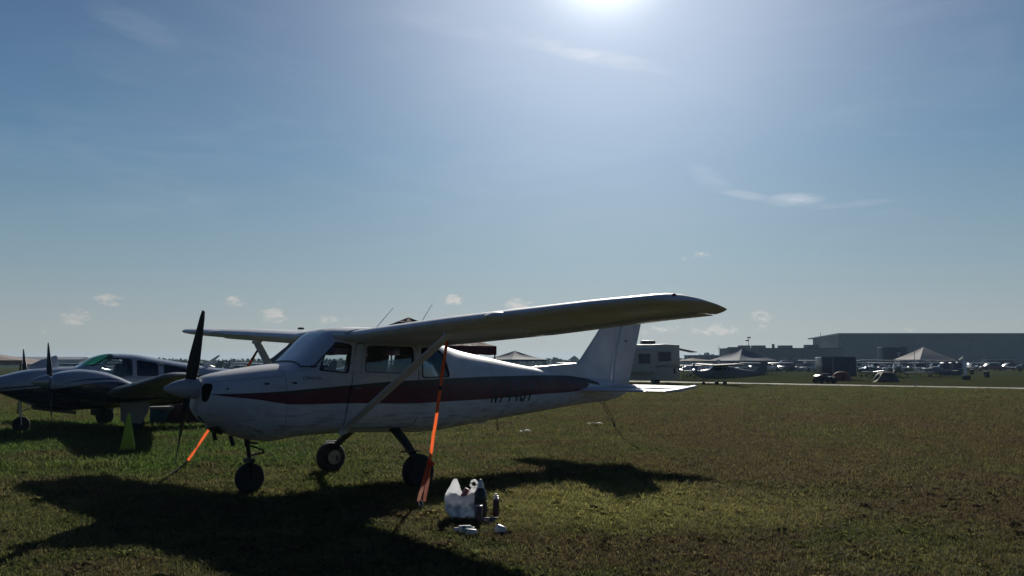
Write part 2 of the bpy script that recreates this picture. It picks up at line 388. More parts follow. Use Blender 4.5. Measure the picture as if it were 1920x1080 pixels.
def field_colour(t, P, k=1.):
    def nn(sc, det=4, ro=.55, st=(1, 1, 1), off=(0, 0, 0)):
        mp = N(t, 'ShaderNodeMapping'); mp.inputs['Scale'].default_value = st; mp.inputs['Location'].default_value = off; t.links.new(P, mp.inputs[0])
        n = N(t, 'ShaderNodeTexNoise'); n.inputs['Scale'].default_value = sc; n.inputs['Detail'].default_value = det; n.inputs['Roughness'].default_value = ro
        t.links.new(mp.outputs[0], n.inputs[0]); return n.outputs['Fac']
    sp = N(t, 'ShaderNodeSeparateXYZ'); t.links.new(P, sp.inputs[0])
    green = tuple(x*k for x in (.044, .061, .026)); lush = tuple(x*k for x in (.040, .083, .024)); straw = tuple(x*k for x in (.100, .094, .054)); brown = tuple(x*k for x in (.064, .050, .039))
    c = mixc(t, mrange(t, nn(1.1, 6, .7), .44, .66), green, straw)
    c = mixc(t, mrange(t, nn(.5, 5, .7, off=(5, 2, 0)), .50, .58, 0, .85), c, brown)
    c = mixc(t, mrange(t, nn(3.2, 5, .75, off=(1, 9, 0)), .54, .66, 0, .7), c, tuple(x*k*.55 for x in (.060, .058, .034)))
    # dry straw patch in front of the tail
    d1 = math_(t, 'MULTIPLY', math_(t, 'SUBTRACT', sp.outputs[0], 1.3), .42); d2 = math_(t, 'MULTIPLY', math_(t, 'SUBTRACT', sp.outputs[1], 9.6), .62)
    dd = math_(t, 'SUBTRACT', 1.25, math_(t, 'ADD', math_(t, 'MULTIPLY', d1, d1), math_(t, 'MULTIPLY', d2, d2)), clamp=True)
    c = mixc(t, math_(t, 'MULTIPLY', dd, mrange(t, nn(2.2, 5, .7), .30, .50)), c, tuple(x*k for x in (.15, .152, .072)))
    # browner field to the right and beyond the tail, greener to the left
    bx = math_(t, 'ADD', mrange(t, sp.outputs[0], -2., 5., .05, .85, True), math_(t, 'MULTIPLY', math_(t, 'SUBTRACT', nn(.35, 5, .65, (1, .55, 1)), .5), 3.2))
    bx = math_(t, 'MULTIPLY', math_(t, 'MAXIMUM', math_(t, 'SUBTRACT', bx, .25), 0.), 1.1, clamp=True)
    far = mrange(t, sp.outputs[1], 22, 42, 1., .1)
    c = mixc(t, math_(t, 'MULTIPLY', bx, far), c, brown)
    lx = math_(t, 'MULTIPLY', mrange(t, sp.outputs[0], -1.5, -4.5, 0., 1., True), mrange(t, nn(.6, 4, .6, (1, 1, 1), (3, 7, 0)), .36, .58))
    ly = math_(t, 'MULTIPLY', mrange(t, sp.outputs[1], 10.5, 13., 0., 1., True), mrange(t, sp.outputs[1], 30, 22, 0., 1., True))
    c = mixc(t, math_(t, 'MULTIPLY', lx, ly), c, lush)
    c = mixc(t, math_(t, 'MULTIPLY', mrange(t, sp.outputs[1], 50, 80), .85), c, tuple(x*k for x in (.048, .060, .027)))
    return c
g = MB(); g.add([(-1400, -300, 0), (1400, -300, 0), (1400, 1600, 0), (-1400, 1600, 0)], [(0, 1, 2, 3)])
tag(g.build('ground', ground_material(), fixn=False, smooth=0), 'flat airfield ground of green and brown grass reaching to the horizon', kind='structure')

def grass_material():
    m = bpy.data.materials.new('grass blades'); m.use_nodes = True; t = m.node_tree; t.nodes.clear()
    o = N(t, 'ShaderNodeOutputMaterial'); ge = N(t, 'ShaderNodeNewGeometry'); P = ge.outputs['Position']
    c = field_colour(t, P, 1.6)
    n = N(t, 'ShaderNodeTexNoise'); n.inputs['Scale'].default_value = 25; t.links.new(P, n.inputs[0])
    c = mixc(t, mrange(t, n.outputs['Fac'], .50, .68, 0, .6), c, (.22, .20, .09))
    df = N(t, 'ShaderNodeBsdfDiffuse'); tr = N(t, 'ShaderNodeBsdfTranslucent'); mx = N(t, 'ShaderNodeMixShader'); mx.inputs[0].default_value = .5
    gl = N(t, 'ShaderNodeBsdfGlossy'); gl.inputs['Roughness'].default_value = .45; gl.inputs[0].default_value = (.5, .5, .45, 1)
    m2 = N(t, 'ShaderNodeMixShader'); m2.inputs[0].default_value = .012
    t.links.new(c, df.inputs[0]); t.links.new(mixc(t, 1., c, (1.42, 1.36, .95), 'MULTIPLY'), tr.inputs[0])
    t.links.new(df.outputs[0], mx.inputs[1]); t.links.new(tr.outputs[0], mx.inputs[2])
    t.links.new(mx.outputs[0], m2.inputs[1]); t.links.new(gl.outputs[0], m2.inputs[2]); t.links.new(m2.outputs[0], o.inputs[0])
    return m
GRASS = grass_material(); WEED = grass_material()
for l_ in list(WEED.node_tree.links):
    if l_.from_node.type == 'BSDF_GLOSSY': WEED.node_tree.links.remove(l_)
for n_ in WEED.node_tree.nodes:
    if n_.type == 'MIX_SHADER' and abs(n_.inputs[0].default_value-.012) < 1e-3: n_.inputs[0].default_value = 0
clumps = bpy.data.collections.new('grass clumps')
for q in range(5):
    b = MB()
    for i in range(15):
        a = random.random()*6.283; r = random.random()**.6*.075; x, y = r*math.cos(a), r*math.sin(a)
        h = random.uniform(.014, .046)*(1.5 if random.random() < .06 else 1); w = random.uniform(.0022, .0042); ba = random.random()*6.283; le = random.uniform(.4, 1.5)*h*1.2
        d = (math.cos(ba)*le, math.sin(ba)*le); p = (-math.sin(ba)*w, math.cos(ba)*w)
        b.add([(x-p[0], y-p[1], -.004), (x+p[0], y+p[1], -.004), (x+d[0]*.35+p[0]*.8, y+d[1]*.35+p[1]*.8, h*.62), (x+d[0]*.35-p[0]*.8, y+d[1]*.35-p[1]*.8, h*.62), (x+d[0], y+d[1], h)],
              [(0, 1, 2, 3), (3, 2, 4)])
    me = bpy.data.meshes.new('grass_clump'); me.from_pydata(b.v, [], b.f); me.materials.append(GRASS)
    ob = bpy.data.objects.new('grass_clump', me); clumps.objects.link(ob)
def grass_patch(name, label, poly, dens, smin, smax, seed, z=.002):
    me = bpy.data.meshes.new(name); me.from_pydata([(x, y, z) for x, y in poly], [], [tuple(range(len(poly)))]); me.materials.append(GRASS)
    o = bpy.data.objects.new(name, me); C.objects.link(o); tag(o, label, 'grass', kind='stuff')
    ng = bpy.data.node_groups.new('scatter '+name, 'GeometryNodeTree')
    ng.interface.new_socket('Geometry', in_out='INPUT', socket_type='NodeSocketGeometry'); ng.interface.new_socket('Geometry', in_out='OUTPUT', socket_type='NodeSocketGeometry')
    gi = ng.nodes.new('NodeGroupInput'); go = ng.nodes.new('NodeGroupOutput')
    dp = ng.nodes.new('GeometryNodeDistributePointsOnFaces'); dp.inputs['Seed'].default_value = seed
    pos = ng.nodes.new('GeometryNodeInputPosition'); nt = ng.nodes.new('ShaderNodeTexNoise'); nt.inputs['Scale'].default_value = 1.7; nt.inputs['Detail'].default_value = 5
    ng.links.new(pos.outputs[0], nt.inputs['Vector'])
    mr = ng.nodes.new('ShaderNodeMapRange'); mr.inputs[1].default_value = .38; mr.inputs[2].default_value = .60; mr.inputs[3].default_value = dens*.22; mr.inputs[4].default_value = dens
    ng.links.new(nt.outputs[0], mr.inputs[0]); ng.links.new(mr.outputs[0], dp.inputs['Density'])
    ci = ng.nodes.new('GeometryNodeCollectionInfo'); ci.inputs[0].default_value = clumps; ci.inputs['Separate Children'].default_value = True; ci.inputs['Reset Children'].default_value = True
    ip = ng.nodes.new('GeometryNodeInstanceOnPoints'); ip.inputs['Pick Instance'].default_value = True
    rv = ng.nodes.new('FunctionNodeRandomValue'); rv.data_type = 'FLOAT_VECTOR'; rv.inputs[0].default_value = (-.12, -.12, 0); rv.inputs[1].default_value = (.12, .12, 6.283)
    rs = ng.nodes.new('FunctionNodeRandomValue'); rs.inputs[2].default_value = smin; rs.inputs[3].default_value = smax; rs.inputs['Seed'].default_value = 3
    ng.links.new(gi.outputs[0], dp.inputs['Mesh']); ng.links.new(dp.outputs['Points'], ip.inputs['Points']); ng.links.new(ci.outputs[0], ip.inputs['Instance'])
    ng.links.new(rv.outputs[0], ip.inputs['Rotation']); ng.links.new(rs.outputs[1], ip.inputs['Scale']); ng.links.new(ip.outputs[0], go.inputs[0])
    md = o.modifiers.new('scatter', 'NODES'); md.node_group = ng; return o
def fan(y0, y1, k=.68, e=1.2): return [(-k*y0-e, y0), (k*y0+e, y0), (k*y1+e, y1), (-k*y1-e, y1)]
grass_patch('grass', 'short mown grass with straw stubble in the foreground under the parked aeroplane', fan(4.8, 10), 560, .7, 1.2, 1)
grass_patch('grass', 'grass round the wheels and beyond the nose of the white aeroplane', fan(10, 18), 230, 1.0, 1.7, 2)
grass_patch('grass', 'grass of the open field behind the tail', fan(18, 34), 80, 1.3, 2.3, 3)
grass_patch('grass', 'grass of the far field towards the pale path', [(-27, 34), (27, 34), (36, 41), (29.5, 47.5), (10, 65.5), (-46, 66)], 24, 1.8, 3.0, 5)
grass_patch('grass', 'taller lush green grass round the lime cone and the striped twin', [(-8.6, 12.6), (-3.1, 12.9), (-2.6, 15.4), (-4.2, 17.6), (-9.5, 16.8)], 260, 1.7, 3.0, 4)

weeds = bpy.data.collections.new('broad leaf weeds')
for q in range(4):
    b = MB()
    for i in range(9):
        a = i*.7+random.random()*.4; L_ = random.uniform(.03, .07); w = L_*.22; d = Vector((math.cos(a), math.sin(a), 0)); p = Vector((-d.y, d.x, 0)); zt_ = random.uniform(.012, .04)
        b.add([d*.004, d*L_*.5+p*w+Vector((0, 0, zt_*.8)), d*L_+Vector((0, 0, zt_*.7)), d*L_*.5-p*w+Vector((0, 0, zt_*.8))], [(0, 1, 2, 3)])
    me = bpy.data.meshes.new('weed'); me.from_pydata(b.v, [], b.f); me.materials.append(WEED)
    weeds.objects.link(bpy.data.objects.new('weed', me))
for nm_, poly_, dn_, s_ in (('weeds', fan(5, 11), 26, 5), ('weeds', [(-8.6, 11.5), (-1.5, 11.5), (-1.2, 14.5), (-4.2, 17), (-9, 16.5)], 45, 6)):
    o = grass_patch(nm_, 'low broad-leaved weeds scattered through the foreground grass' if s_ == 5 else 'low broad-leaved weeds in the lush grass by the lime cone', poly_, dn_, .8, 1.9, s_)
    for nd in o.modifiers[0].node_group.nodes:
        if nd.bl_idname == 'GeometryNodeCollectionInfo': nd.inputs[0].default_value = weeds
a, b_ = G(1210, 715.5), G(1940, 729)
dv = (b_-a).normalized(); nv = Vector((-dv.y, dv.x, 0))
p0 = a-dv*60; p1 = b_+dv*60; wv = 1.55
m = MB()
k = 60
ed = [[], []]
for i in range(k+1):
    q = p0.lerp(p1, i/k)
    for j, sg in enumerate((-1, 1)): ed[j].append(tuple(q+nv*sg*(wv+random.uniform(-.45, .25))+Vector((0, 0, .012))))
m.add(ed[0]+ed[1], [(i, i+1, i+k+2, i+k+1) for i in range(k)])
tag(m.build('path', mat('pale worn concrete', (.19, .175, .14), .95, vary=.25, vscale=.8, bump=.3, bscale=5), fixn=False, smooth=0), 'pale straight concrete path crossing the field', kind='structure')

# ------------------------------------------------------------------ the white high-wing aeroplane
YAW = .7353
A = Vector((math.cos(YAW), math.sin(YAW), 0)); NS = Vector((math.sin(YAW), -math.cos(YAW), 0))
B0 = Vector((-1.9663, 11.5239, 0))-A*2.65
def P(s, l, z): return B0+A*s+NS*l+Vector((0, 0, z))        # aeroplane coordinates: aft, towards the camera side, up
pl = thing('light_aircraft', 'large white high-wing aeroplane with a maroon side stripe, tied down in the foreground', 'aeroplane', B0, YAW)
maroon = (.12, .008, .020); gold = (.055, .043, .028)
FT = [(.37, 1.20), (.86, 1.207), (1.26, 1.222), (1.4, 1.232), (2.1, 1.277), (2.6, 1.309), (3.2, 1.328), (3.75, 1.342), (4.95, 1.358), (6.0, 1.357), (6.65, 1.325), (7.35, 1.185)]
FM = [(.37, 1.20), (1.26, 1.195), (2.1, 1.248), (3.1, 1.25), (3.6, 1.263), (5.0, 1.272), (6.2, 1.268), (6.8, 1.225), (7.2, 1.175)]
FB = [(.37, 1.20), (.54, 1.172), (.86, 1.132), (1.12, 1.087), (1.3, 1.062), (2.1, 1.052), (3.1, 1.02), (3.6, 1.027), (4.5, 1.033), (5.6, 1.068), (6.55, 1.092), (6.75, 1.12), (6.9, 1.175)]
FUSE = stripes_paint('white paint with maroon and bronze stripe', (.72, .74, .75), [(gold, FM, FT), (maroon, FB, [p for p in FM if p[0] < 6.9]+[(6.9, 1.21)])], (0, 8.4), (.6, 1.7), .44, .06)
body = Body([  # s, top, bottom, half width, zmid, n upper, n lower
 (.36, 1.31, 1.00, .22, 1.17, 2.0, 2.0), (.375, 1.355, .95, .29, 1.16, 2.1, 2.0), (.42, 1.39, .885, .345, 1.15, 2.2, 2.0), (.55, 1.432, .80, .405, 1.14, 2.4, 2.0), (.85, 1.485, .672, .475, 1.12, 2.7, 2.2),
 (1.2, 1.53, .60, .52, 1.10, 3.0, 2.8), (1.45, 1.56, .635, .54, 1.08, 3.1, 3.0), (1.55, 1.64, .645, .545, 1.08, 3.2, 3.1), (1.9, 1.945, .655, .56, 1.10, 3.8, 3.2), (2.0, 1.99, .655, .56, 1.10, 4.0, 3.2),
 (2.3, 2.025, .65, .565, 1.10, 4.0, 3.2), (3.0, 2.01, .615, .565, 1.10, 4.0, 3.2), (3.4, 1.95, .60, .555, 1.10, 3.3, 3.2), (3.7, 1.86, .605, .53, 1.12, 2.6, 3.0), (4.09, 1.75, .635, .475, 1.13, 2.15, 2.8),
 (4.65, 1.65, .685, .405, 1.13, 2.0, 2.6), (5.3, 1.54, .74, .33, 1.12, 2.0, 2.4), (5.76, 1.47, .775, .275, 1.11, 2.3, 2.3), (6.48, 1.356, .84, .19, 1.10, 2.2, 2.2), (7.0, 1.31, .875, .135, 1.10, 2.2, 2.2),
 (7.5, 1.26, .905, .075, 1.09, 2.2, 2.2), (7.85, 1.20, .965, .032, 1.09, 2.2, 2.2), (7.92, 1.18, .99, .02, 1.09, 2.2, 2.2)])
W_FRONT = rpoly([(1.665, 1.475), (2.035, 1.44), (2.10, 1.77), (1.93, 1.80), (1.80, 1.735)], .03)
W_DOOR = rpoly([(2.275, 1.445), (3.02, 1.415), (3.04, 1.755), (2.33, 1.765)], .07)
W_REAR = rpoly([(3.19, 1.365), (3.665, 1.372), (3.60, 1.68), (3.50, 1.735), (3.20, 1.745)], .05)
stn = sorted(set([.36, .365, .375, .39, .42, .47, .55, .7, .85, 1.0, 1.2, 1.35, 1.45, 1.5, 1.55]+[round(1.6+.08*i, 3) for i in range(30)]+[4.0, 4.25, 4.5, 4.75, 5.0, 5.3, 5.6, 5.9, 6.2, 6.5, 6.75, 7.0, 7.25, 7.5, 7.7, 7.85, 7.92]))
ob = MB().rings([body.ring(s) for s in stn]).build('fuselage', FUSE, pl)
inn = MB().rings([body.ring(s, 40, .03, .045, .14) for s in [1.56, 1.7, 1.85, 2.0, 2.3, 2.7, 3.1, 3.4, 3.6, 3.8]]).build('cutter', DARKIN)
cuts = [inn]
for w in (W_FRONT, W_DOOR, W_REAR):
    Mx = Matrix(((1, 0, 0, 0), (0, 0, -1, .9), (0, 1, 0, 0), (0, 0, 0, 1)))
    cuts.append(MB().prism(w, 1.8, Mx).build('cutter', DARKIN, smooth=0))
# cowl air inlets either side of the spinner and the landing-light hole
for sy in (-1, 1):
    c = MB(); c.rings([[(x, sy*.225+.088*math.copysign(abs(math.cos(q*math.pi/12))**.8, math.cos(q*math.pi/12)), 1.215+.105*math.copysign(abs(math.sin(q*math.pi/12))**.8, math.sin(q*math.pi/12))) for q in range(24)] for x in (.2, .62)])
    cuts.append(c.build('cutter', mat('dark engine bay', (.01, .01, .01), .9)))
c = MB(); c.lathe([(.2, .045), (.60, .045)], 14, Matrix.Translation((0, -.02, .90))); cuts.append(c.build('cutter', DARKIN))
carve(ob, cuts)
FRAME = mat('window frame paint', (.58, .59, .60), .35, coat=.3)
SEAL = mat('black window seal', (.02, .02, .02), .6)
def ring_poly(poly, d):
    cx = sum(p[0] for p in poly)/len(poly); cy = sum(p[1] for p in poly)/len(poly)
    hx = max(abs(p[0]-cx) for p in poly); hy = max(abs(p[1]-cy) for p in poly)
    return [(cx+(p[0]-cx)*(1+d/hx), cy+(p[1]-cy)*(1+d/hy)) for p in poly]
DOOR = rpoly([(2.17, 1.80), (2.085, 1.24), (2.03, 1.0), (2.015, .79), (2.06, .735), (3.02, .705), (3.105, .78), (3.115, 1.4), (3.12, 1.79)], .06)
for sd in (-1, 1):
    for w, hasdoor in ((W_FRONT, 0), (W_DOOR, 1), (W_REAR, 0)):
        pane = skin(body, ring_poly(w, .004), [], -.012, .005, 'window', GLASS, pl, sd)
        skin(body, ring_poly(w, .018), [w], .004, .012, 'window_seal', SEAL, pane, sd)
        if hasdoor: skin(body, ring_poly(w, .062), [ring_poly(w, .020)], .016, .012, 'window_frame', FRAME, pane, sd)
    d = skin(body, DOOR, [ring_poly(W_DOOR, .012)], .006, .012, 'door', FUSE, pl, sd)
    h = MB(); h.box((2.16, sd*(body.half(2.16, 1.235)+.02), 1.235), (.10, .02, .018)); h.build('handle', mat('grey handle', (.2, .21, .22), .5), d, bevel=.005)
    pts_ = [(x, sd*(body.half(x, z)+.0065), z) for x, z in DOOR]; MB().tube(pts_+[pts_[0]], .0045, 5).build('door_seam', SEAL, d)
    for z in (1.55, .95): MB().box((2.11, sd*(body.half(2.11, z)+.01), z), (.05, .02, .03)).build('hinge', WHITE, d)
# windshield skin with centre seam
wt = MB(); n = 28; rows = []
xs = [1.475+.04*i for i in range(12)]
for x in xs:
    r = []
    for j in range(n+1):
        zt, zb, w, zm, nu, nl = body.at(x)
        lo = min(max(1.505, 1.505+(x-1.60)*.95), zt-.012); a0 = math.asin(min(1, ((lo-zm)/(zt-zm))**(nu/2)))
        a = a0+(math.pi-2*a0)*j/n; c_, s_ = math.cos(a), math.sin(a)
        lim = .985
        r.append((x-.006, (w+.006)*math.copysign(abs(c_)**(2/nu), c_), zm+(zt-zm+.008)*abs(s_)**(2/nu)))
    rows.append(r)
WS = mat('opaque silvery windshield', (.74, .75, .76), .32, .15, coat=.7, bump=.35, bscale=5)  # opaque silver colour stands in for the sky reflected in the glass
ws = MB().rings(rows, cap=False, closed=False).build('windshield', WS, pl, fixn=False)
for k_ in (0, -1): MB().tube([r[k_] for r in rows], .008, 6).build('windshield_seal', SEAL, ws)
MB().tube(rows[0], .006, 6).build('windshield_seal', SEAL, ws)
# cabin fittings
for sy in (-.26, .26):
    for x in (2.35, 3.15):
        s_ = MB(); s_.box((x, sy, 1.02), (.44, .42, .14)); s_.box((x+.27, sy, 1.36), (.1, .42, .62), Matrix.Rotation(.18, 3, 'Y')); s_.box((x+.33, sy, 1.72), (.07, .22, .12))
        s_.build('seat', SEAT, pl, bevel=.03)
s_ = MB(); s_.box((1.72, 0, 1.30), (.05, 1.0, .42)); s_.box((1.68, 0, 1.51), (.22, 1.0, .03)); s_.build('instrument_panel', DARKIN, pl)
for sy in (-.26, .26):
    s_ = MB(); s_.tube([(1.75, sy, 1.35), (1.98, sy, 1.37)], .012); s_.tube([(1.98, sy-.13, 1.46), (1.98, sy-.15, 1.36), (1.98, sy, 1.34), (1.98, sy+.15, 1.36), (1.98, sy+.13, 1.46)], .014); s_.build('control_yoke', DARKIN, pl)
# spinner, propeller
sp_ = MB(); sp_.lathe([(-.03, .003), (-.01, .022), (.04, .052), (.12, .087), (.22, .112), (.32, .124), (.355, .126), (.36, .09)], 32, Matrix.Translation((0, 0, 1.262)))
sp_.build('spinner', mat('grey spinner paint', (.50, .51, .52), .35, coat=.3, vary=.15), pl)
spn = bpy.data.objects['spinner']
for ph in (0.9, 2.5, 4.0, 5.6): MB().lathe([(0, .008), (.01, .007)], 8, Matrix.Translation((.24, 0, 1.262)) @ Matrix.Rotation(ph, 4, 'X') @ Matrix.Translation((0, 0, .112)) @ Matrix.Rotation(-math.pi/2, 4, 'Y')).build('screw', BLACKM, spn)
def blade(mb, c, ph, L, w, hub=.08, flip=1, twist=(1.05, .28)):
    """one propeller blade from centre c; ph from vertical, towards -y"""
    rs = []
    for i in range(11):
        u = i/10; r = hub+(L-hub)*u; ww = w*(.80+.28*math.sin(min(1, u*3)*math.pi/2)-.62*u**1.3); ww = max(ww, .02)*(1 if u < .97 else .75)
        tw = (twist[0]*(1-u)+twist[1]*u)*flip; th = .030*(1-.75*u)
        ring = []
        for q in range(10):
            a = 2*math.pi*q/10; ax, ch = math.cos(a)*th*.5, math.sin(a)*ww*.5
            X = ax*math.cos(tw)+ch*math.sin(tw); Y = -ax*math.sin(tw)+ch*math.cos(tw)
            p = Vector((X, Y, r)); p = Matrix.Rotation(ph, 3, 'X') @ p; ring.append(tuple(Vector(c)+p))
        rs.append(ring)
    mb.rings(rs)
PROP = mat('dark grey propeller', (.045, .047, .05), .4, .2, vary=.2, vscale=10)
pr = bpy.data.objects.new('propeller', None); C.objects.link(pr); pr.parent = pl
for k_ in (0, math.pi):
    b2 = MB(); blade(b2, (.27, 0, 1.262), .3725+k_, .946, .15, .10, flip=-1); b2.build('blade', PROP, pr)
# wings
def wing_half(parent, sg):
    """sg = -1 is the side facing the camera"""
    def st(l):
        c_t = np.interp(l, [0, 2.6, 5.2], [1.60, 1.60, 1.02]); le = np.interp(l, [0, 2.6, 4.6, 5.2], [1.95, 1.95, 2.05, 2.17])
        zl = 1.858+.0485*l; zt = 1.762+.048*l
        return le, le+c_t, zl, zt
    w = MB(); rs = []
    for l in (0.0, .35, .6, 1.2, 1.9, 2.6, 3.2, 3.9, 4.6, 5.0, 5.178, 5.19, 5.2):
        le, te, zl, zt = st(l); x1 = .74 if l > .55 else 1.
        if l > 5.18: x1 = 1.
        rs.append(wingring((le, zl), (te, zt), sg*l, .115, .022, 0, x1 if 0.55 < l < 5.15 else x1))
    w.rings(rs); wg = w.build('wing', WHITE, parent)
    # rounded tip fairing
    w = MB(); rs = []
    le, te, zl, zt = st(5.2)
    for u in (0, .25, .5, .7, .85, .95, 1.):
        l = 5.202+u*.20; l0 = le+.50*(1-math.sqrt(max(0, 1-u**2.2))); te0 = te-.12*u*u
        k2 = math.sqrt(max(.0, 1-u**2.5)); rs.append(wingring((l0, 2.110-.01*u), (te0, 2.012+.035*u), sg*l, .115*max(.04, k2), .022*(1+u)))
    w.rings(rs); w.build('wing_tip', WHITE, wg)
    # aileron and flap: trailing sections, a hair lower than the wing
    for nm, l0, l1, dz in (('flap', .62, 2.62, -.004), ('aileron', 2.66, 5.17, -.010)):
        w = MB(); rs = []
        for i in range(6):
            l = l0+(l1-l0)*i/5; le, te, zl, zt = st(l)
            rs.append([(x, y, z+dz*((x-le)/(te-le)-.7)/.3) for x, y, z in wingring((le, zl), (te+(.03 if nm == 'flap' else .0), zt), sg*l, .115, .022, .745, 1.)])
        w.rings(rs); w.build(nm, WHITE, wg, smooth=20)
    # strut
    s_ = MB(); rs = []
    a, b2 = Vector((2.0, sg*.50, .70)), Vector((2.22, sg*2.40, 1.885))
    for u in (0, .06, .94, 1.):
        p = a.lerp(b2, u); ch = .135 if 0 < u < 1 else .10
        rs.append([(p.x+math.cos(q*math.pi/7)*ch/2, p.y+math.sin(q*math.pi/7)*.024*.5, p.z+math.sin(q*math.pi/7)*.024*.87) for q in range(14)])
    s_.rings(rs); st_ = s_.build('wing_strut', WHITE, parent)
    for q_, d_ in (((2.0, sg*.52, .70), (.11, .06, .05)), ((2.22, sg*2.37, 1.87), (.15, .07, .04))): MB().box(q_, d_, Matrix.Rotation(-sg*.56, 3, 'X')).build('strut_fairing', WHITE, st_, bevel=.02)
    # tie-down ring under the wing
    s_ = MB(); s_.tube([(2.24, sg*2.30+.022*math.cos(i*.6283), 1.83+.03*math.sin(i*.6283)) for i in range(11)], .004, 6); s_.build('tie_down_ring', ALU, wg)
    # stall strip/landing light cover bulge and fuel cap
    s_ = MB(); s_.lathe([(-.16, .004), (-.1, .035), (0, .055), (.12, .045), (.3, .01)], 14, Matrix.Translation((2.03, sg*3.40, 2.02)) @ Matrix.Scale(2.6, 4, (0, 1, 0))); s_.build('light_cover', WHITE, wg)
    s_ = MB(); s_.lathe([(0, .045), (.025, .045), (.03, .02)], 14, Matrix.Translation((2.35, sg*1.25, 2.03)), axis='Z'); s_.build('fuel_cap', BLACKM, wg)
    # navigation light
    s_ = MB(); s_.lathe([(-.05, .004), (-.03, .016), (0, .02), (.05, .012)], 10, Matrix.Translation((2.36, sg*5.34, 2.145)) @ Matrix.Scale(.6, 4)); s_.build('navigation_light', mat('red lens' if sg < 0 else 'green lens', (.25, .02, .02) if sg < 0 else (.02, .2, .06), .2), wg)
    return wg
wing_half(pl, -1); wing_half(pl, 1)
# cabin-top fairing closing the joint between roof and wings
fa = MB(); rs = []
for l in (-.66, -.6, -.3, 0, .3, .6, .66):
    k2 = 1. if abs(l) < .62 else .9
    rs.append([(x, y, z+.012) for x, y, z in wingring((1.90, 1.885+.03*(1-abs(l)/.66)), (3.62, 1.79), l, .115*k2, .02)])
fa.rings(rs).build('wing_root_fairing', WHITE, pl)
for s0, s1, zb_, zt_ in ((2.80, 3.09, 2.02, 2.31), (3.42, 3.77, 1.93, 2.40)):
    a_ = MB(); a_.tube([(s0, 0, zb_), (s1, .02, zt_)], [.006, .003], 6); a_.build('antenna', ALU, pl)
a_ = MB(); a_.tube([(4.95, -.05, .71), (4.97, -.05, .53)], .007, 6); a_.build('antenna', BLACKM, pl)
a_ = MB(); a_.prism([(4.55, 0), (4.80, 0), (4.76, -.035), (4.62, -.045)], .012, Matrix(((1, 0, 0, 0), (0, 0, 1, -.006), (0, 1, 0, .69), (0, 0, 0, 1)))); a_.build('belly_blade_antenna', WHITE, pl)
# fin and rudder
def slab(poly, th, name, m, parent, z0=None, plane='XZ', mid=0.):
    """symmetric-section surface from an outline: thick in the middle and thin at its edge"""
    cx = sum(p[0] for p in poly)/len(poly); cy = sum(p[1] for p in poly)/len(poly); rs = []
    for sgn, k2, o in ((-1, 1., .06), (-1, .93, .6), (-1, .75, 1.), (1, .75, 1.), (1, .93, .6), (1, 1., .06)):
        rs.append([((cx+(p[0]-cx)*k2), sgn*th/2*o, cy+(p[1]-cy)*k2) if plane == 'XZ' else ((cx+(p[0]-cx)*k2), cy+(p[1]-cy)*k2, mid+sgn*th/2*o) for p in poly])
    return MB().rings(rs).build(name, m, parent)
fin = []
FIN_LE = [(5.62, 1.485), (6.2, 1.52), (6.73, 1.548), (6.84, 1.62), (7.20, 2.0), (7.62, 2.46), (7.74, 2.58)]
FIN_TE = [(7.60, 1.16), (7.62, 1.3), (7.70, 1.7), (7.85, 2.15), (8.0, 2.58)]
rs = []
def interp2(pts, z): return float(np.interp(z, [p[1] for p in pts], [p[0] for p in pts]))
for z in (1.17, 1.3, 1.40, 1.485, 1.52, 1.548, 1.62, 1.8, 2.0, 2.2, 2.4, 2.5, 2.58):
    le = interp2(FIN_LE, z) if z >= 1.485 else 5.62+(1.485-z)*1.2; te = interp2(FIN_TE, z); th = .11 if z < 1.55 else .085
    c_ = te-le; rs.append([(le+c_*x, y*0+(1 if q <= 14 else -1)*abs(zz)*min(c_, 1.15), z) for q, (x, zz) in enumerate(airfoil(1., th*.9, 0)) for y in (0,)])
MB().rings(rs).build('tail_fin', WHITE, pl)
rs = []
for z in (.955, 1.05, 1.16, 1.5, 1.8, 2.1, 2.3, 2.5, 2.60):
    le = interp2([(7.56, .955), (7.61, 1.16)]+FIN_TE[1:]+[(8.0, 2.60)], z)+.006; te = float(np.interp(z, [.955, 1.02, 1.16, 2.18, 2.5, 2.60], [7.84, 8.03, 8.07, 8.41, 8.51, 8.47])); th = .05 if z < 2.55 else .03
    rs.append([(le, -th, z), (le+.05, -th*1.02, z), ((le+te)/2, -th*.55, z), (te, -.004, z), (te, .004, z), ((le+te)/2, th*.55, z), (le+.05, th*1.02, z), (le, th, z)])
MB().rings(rs).build('rudder', WHITE, pl)
a_ = MB(); a_.lathe([(0, .012), (.03, .012)], 10, Matrix.Translation((7.95, -.07, 1.93)), axis='Y'); a_.build('rudder_light', BLACKM, pl)
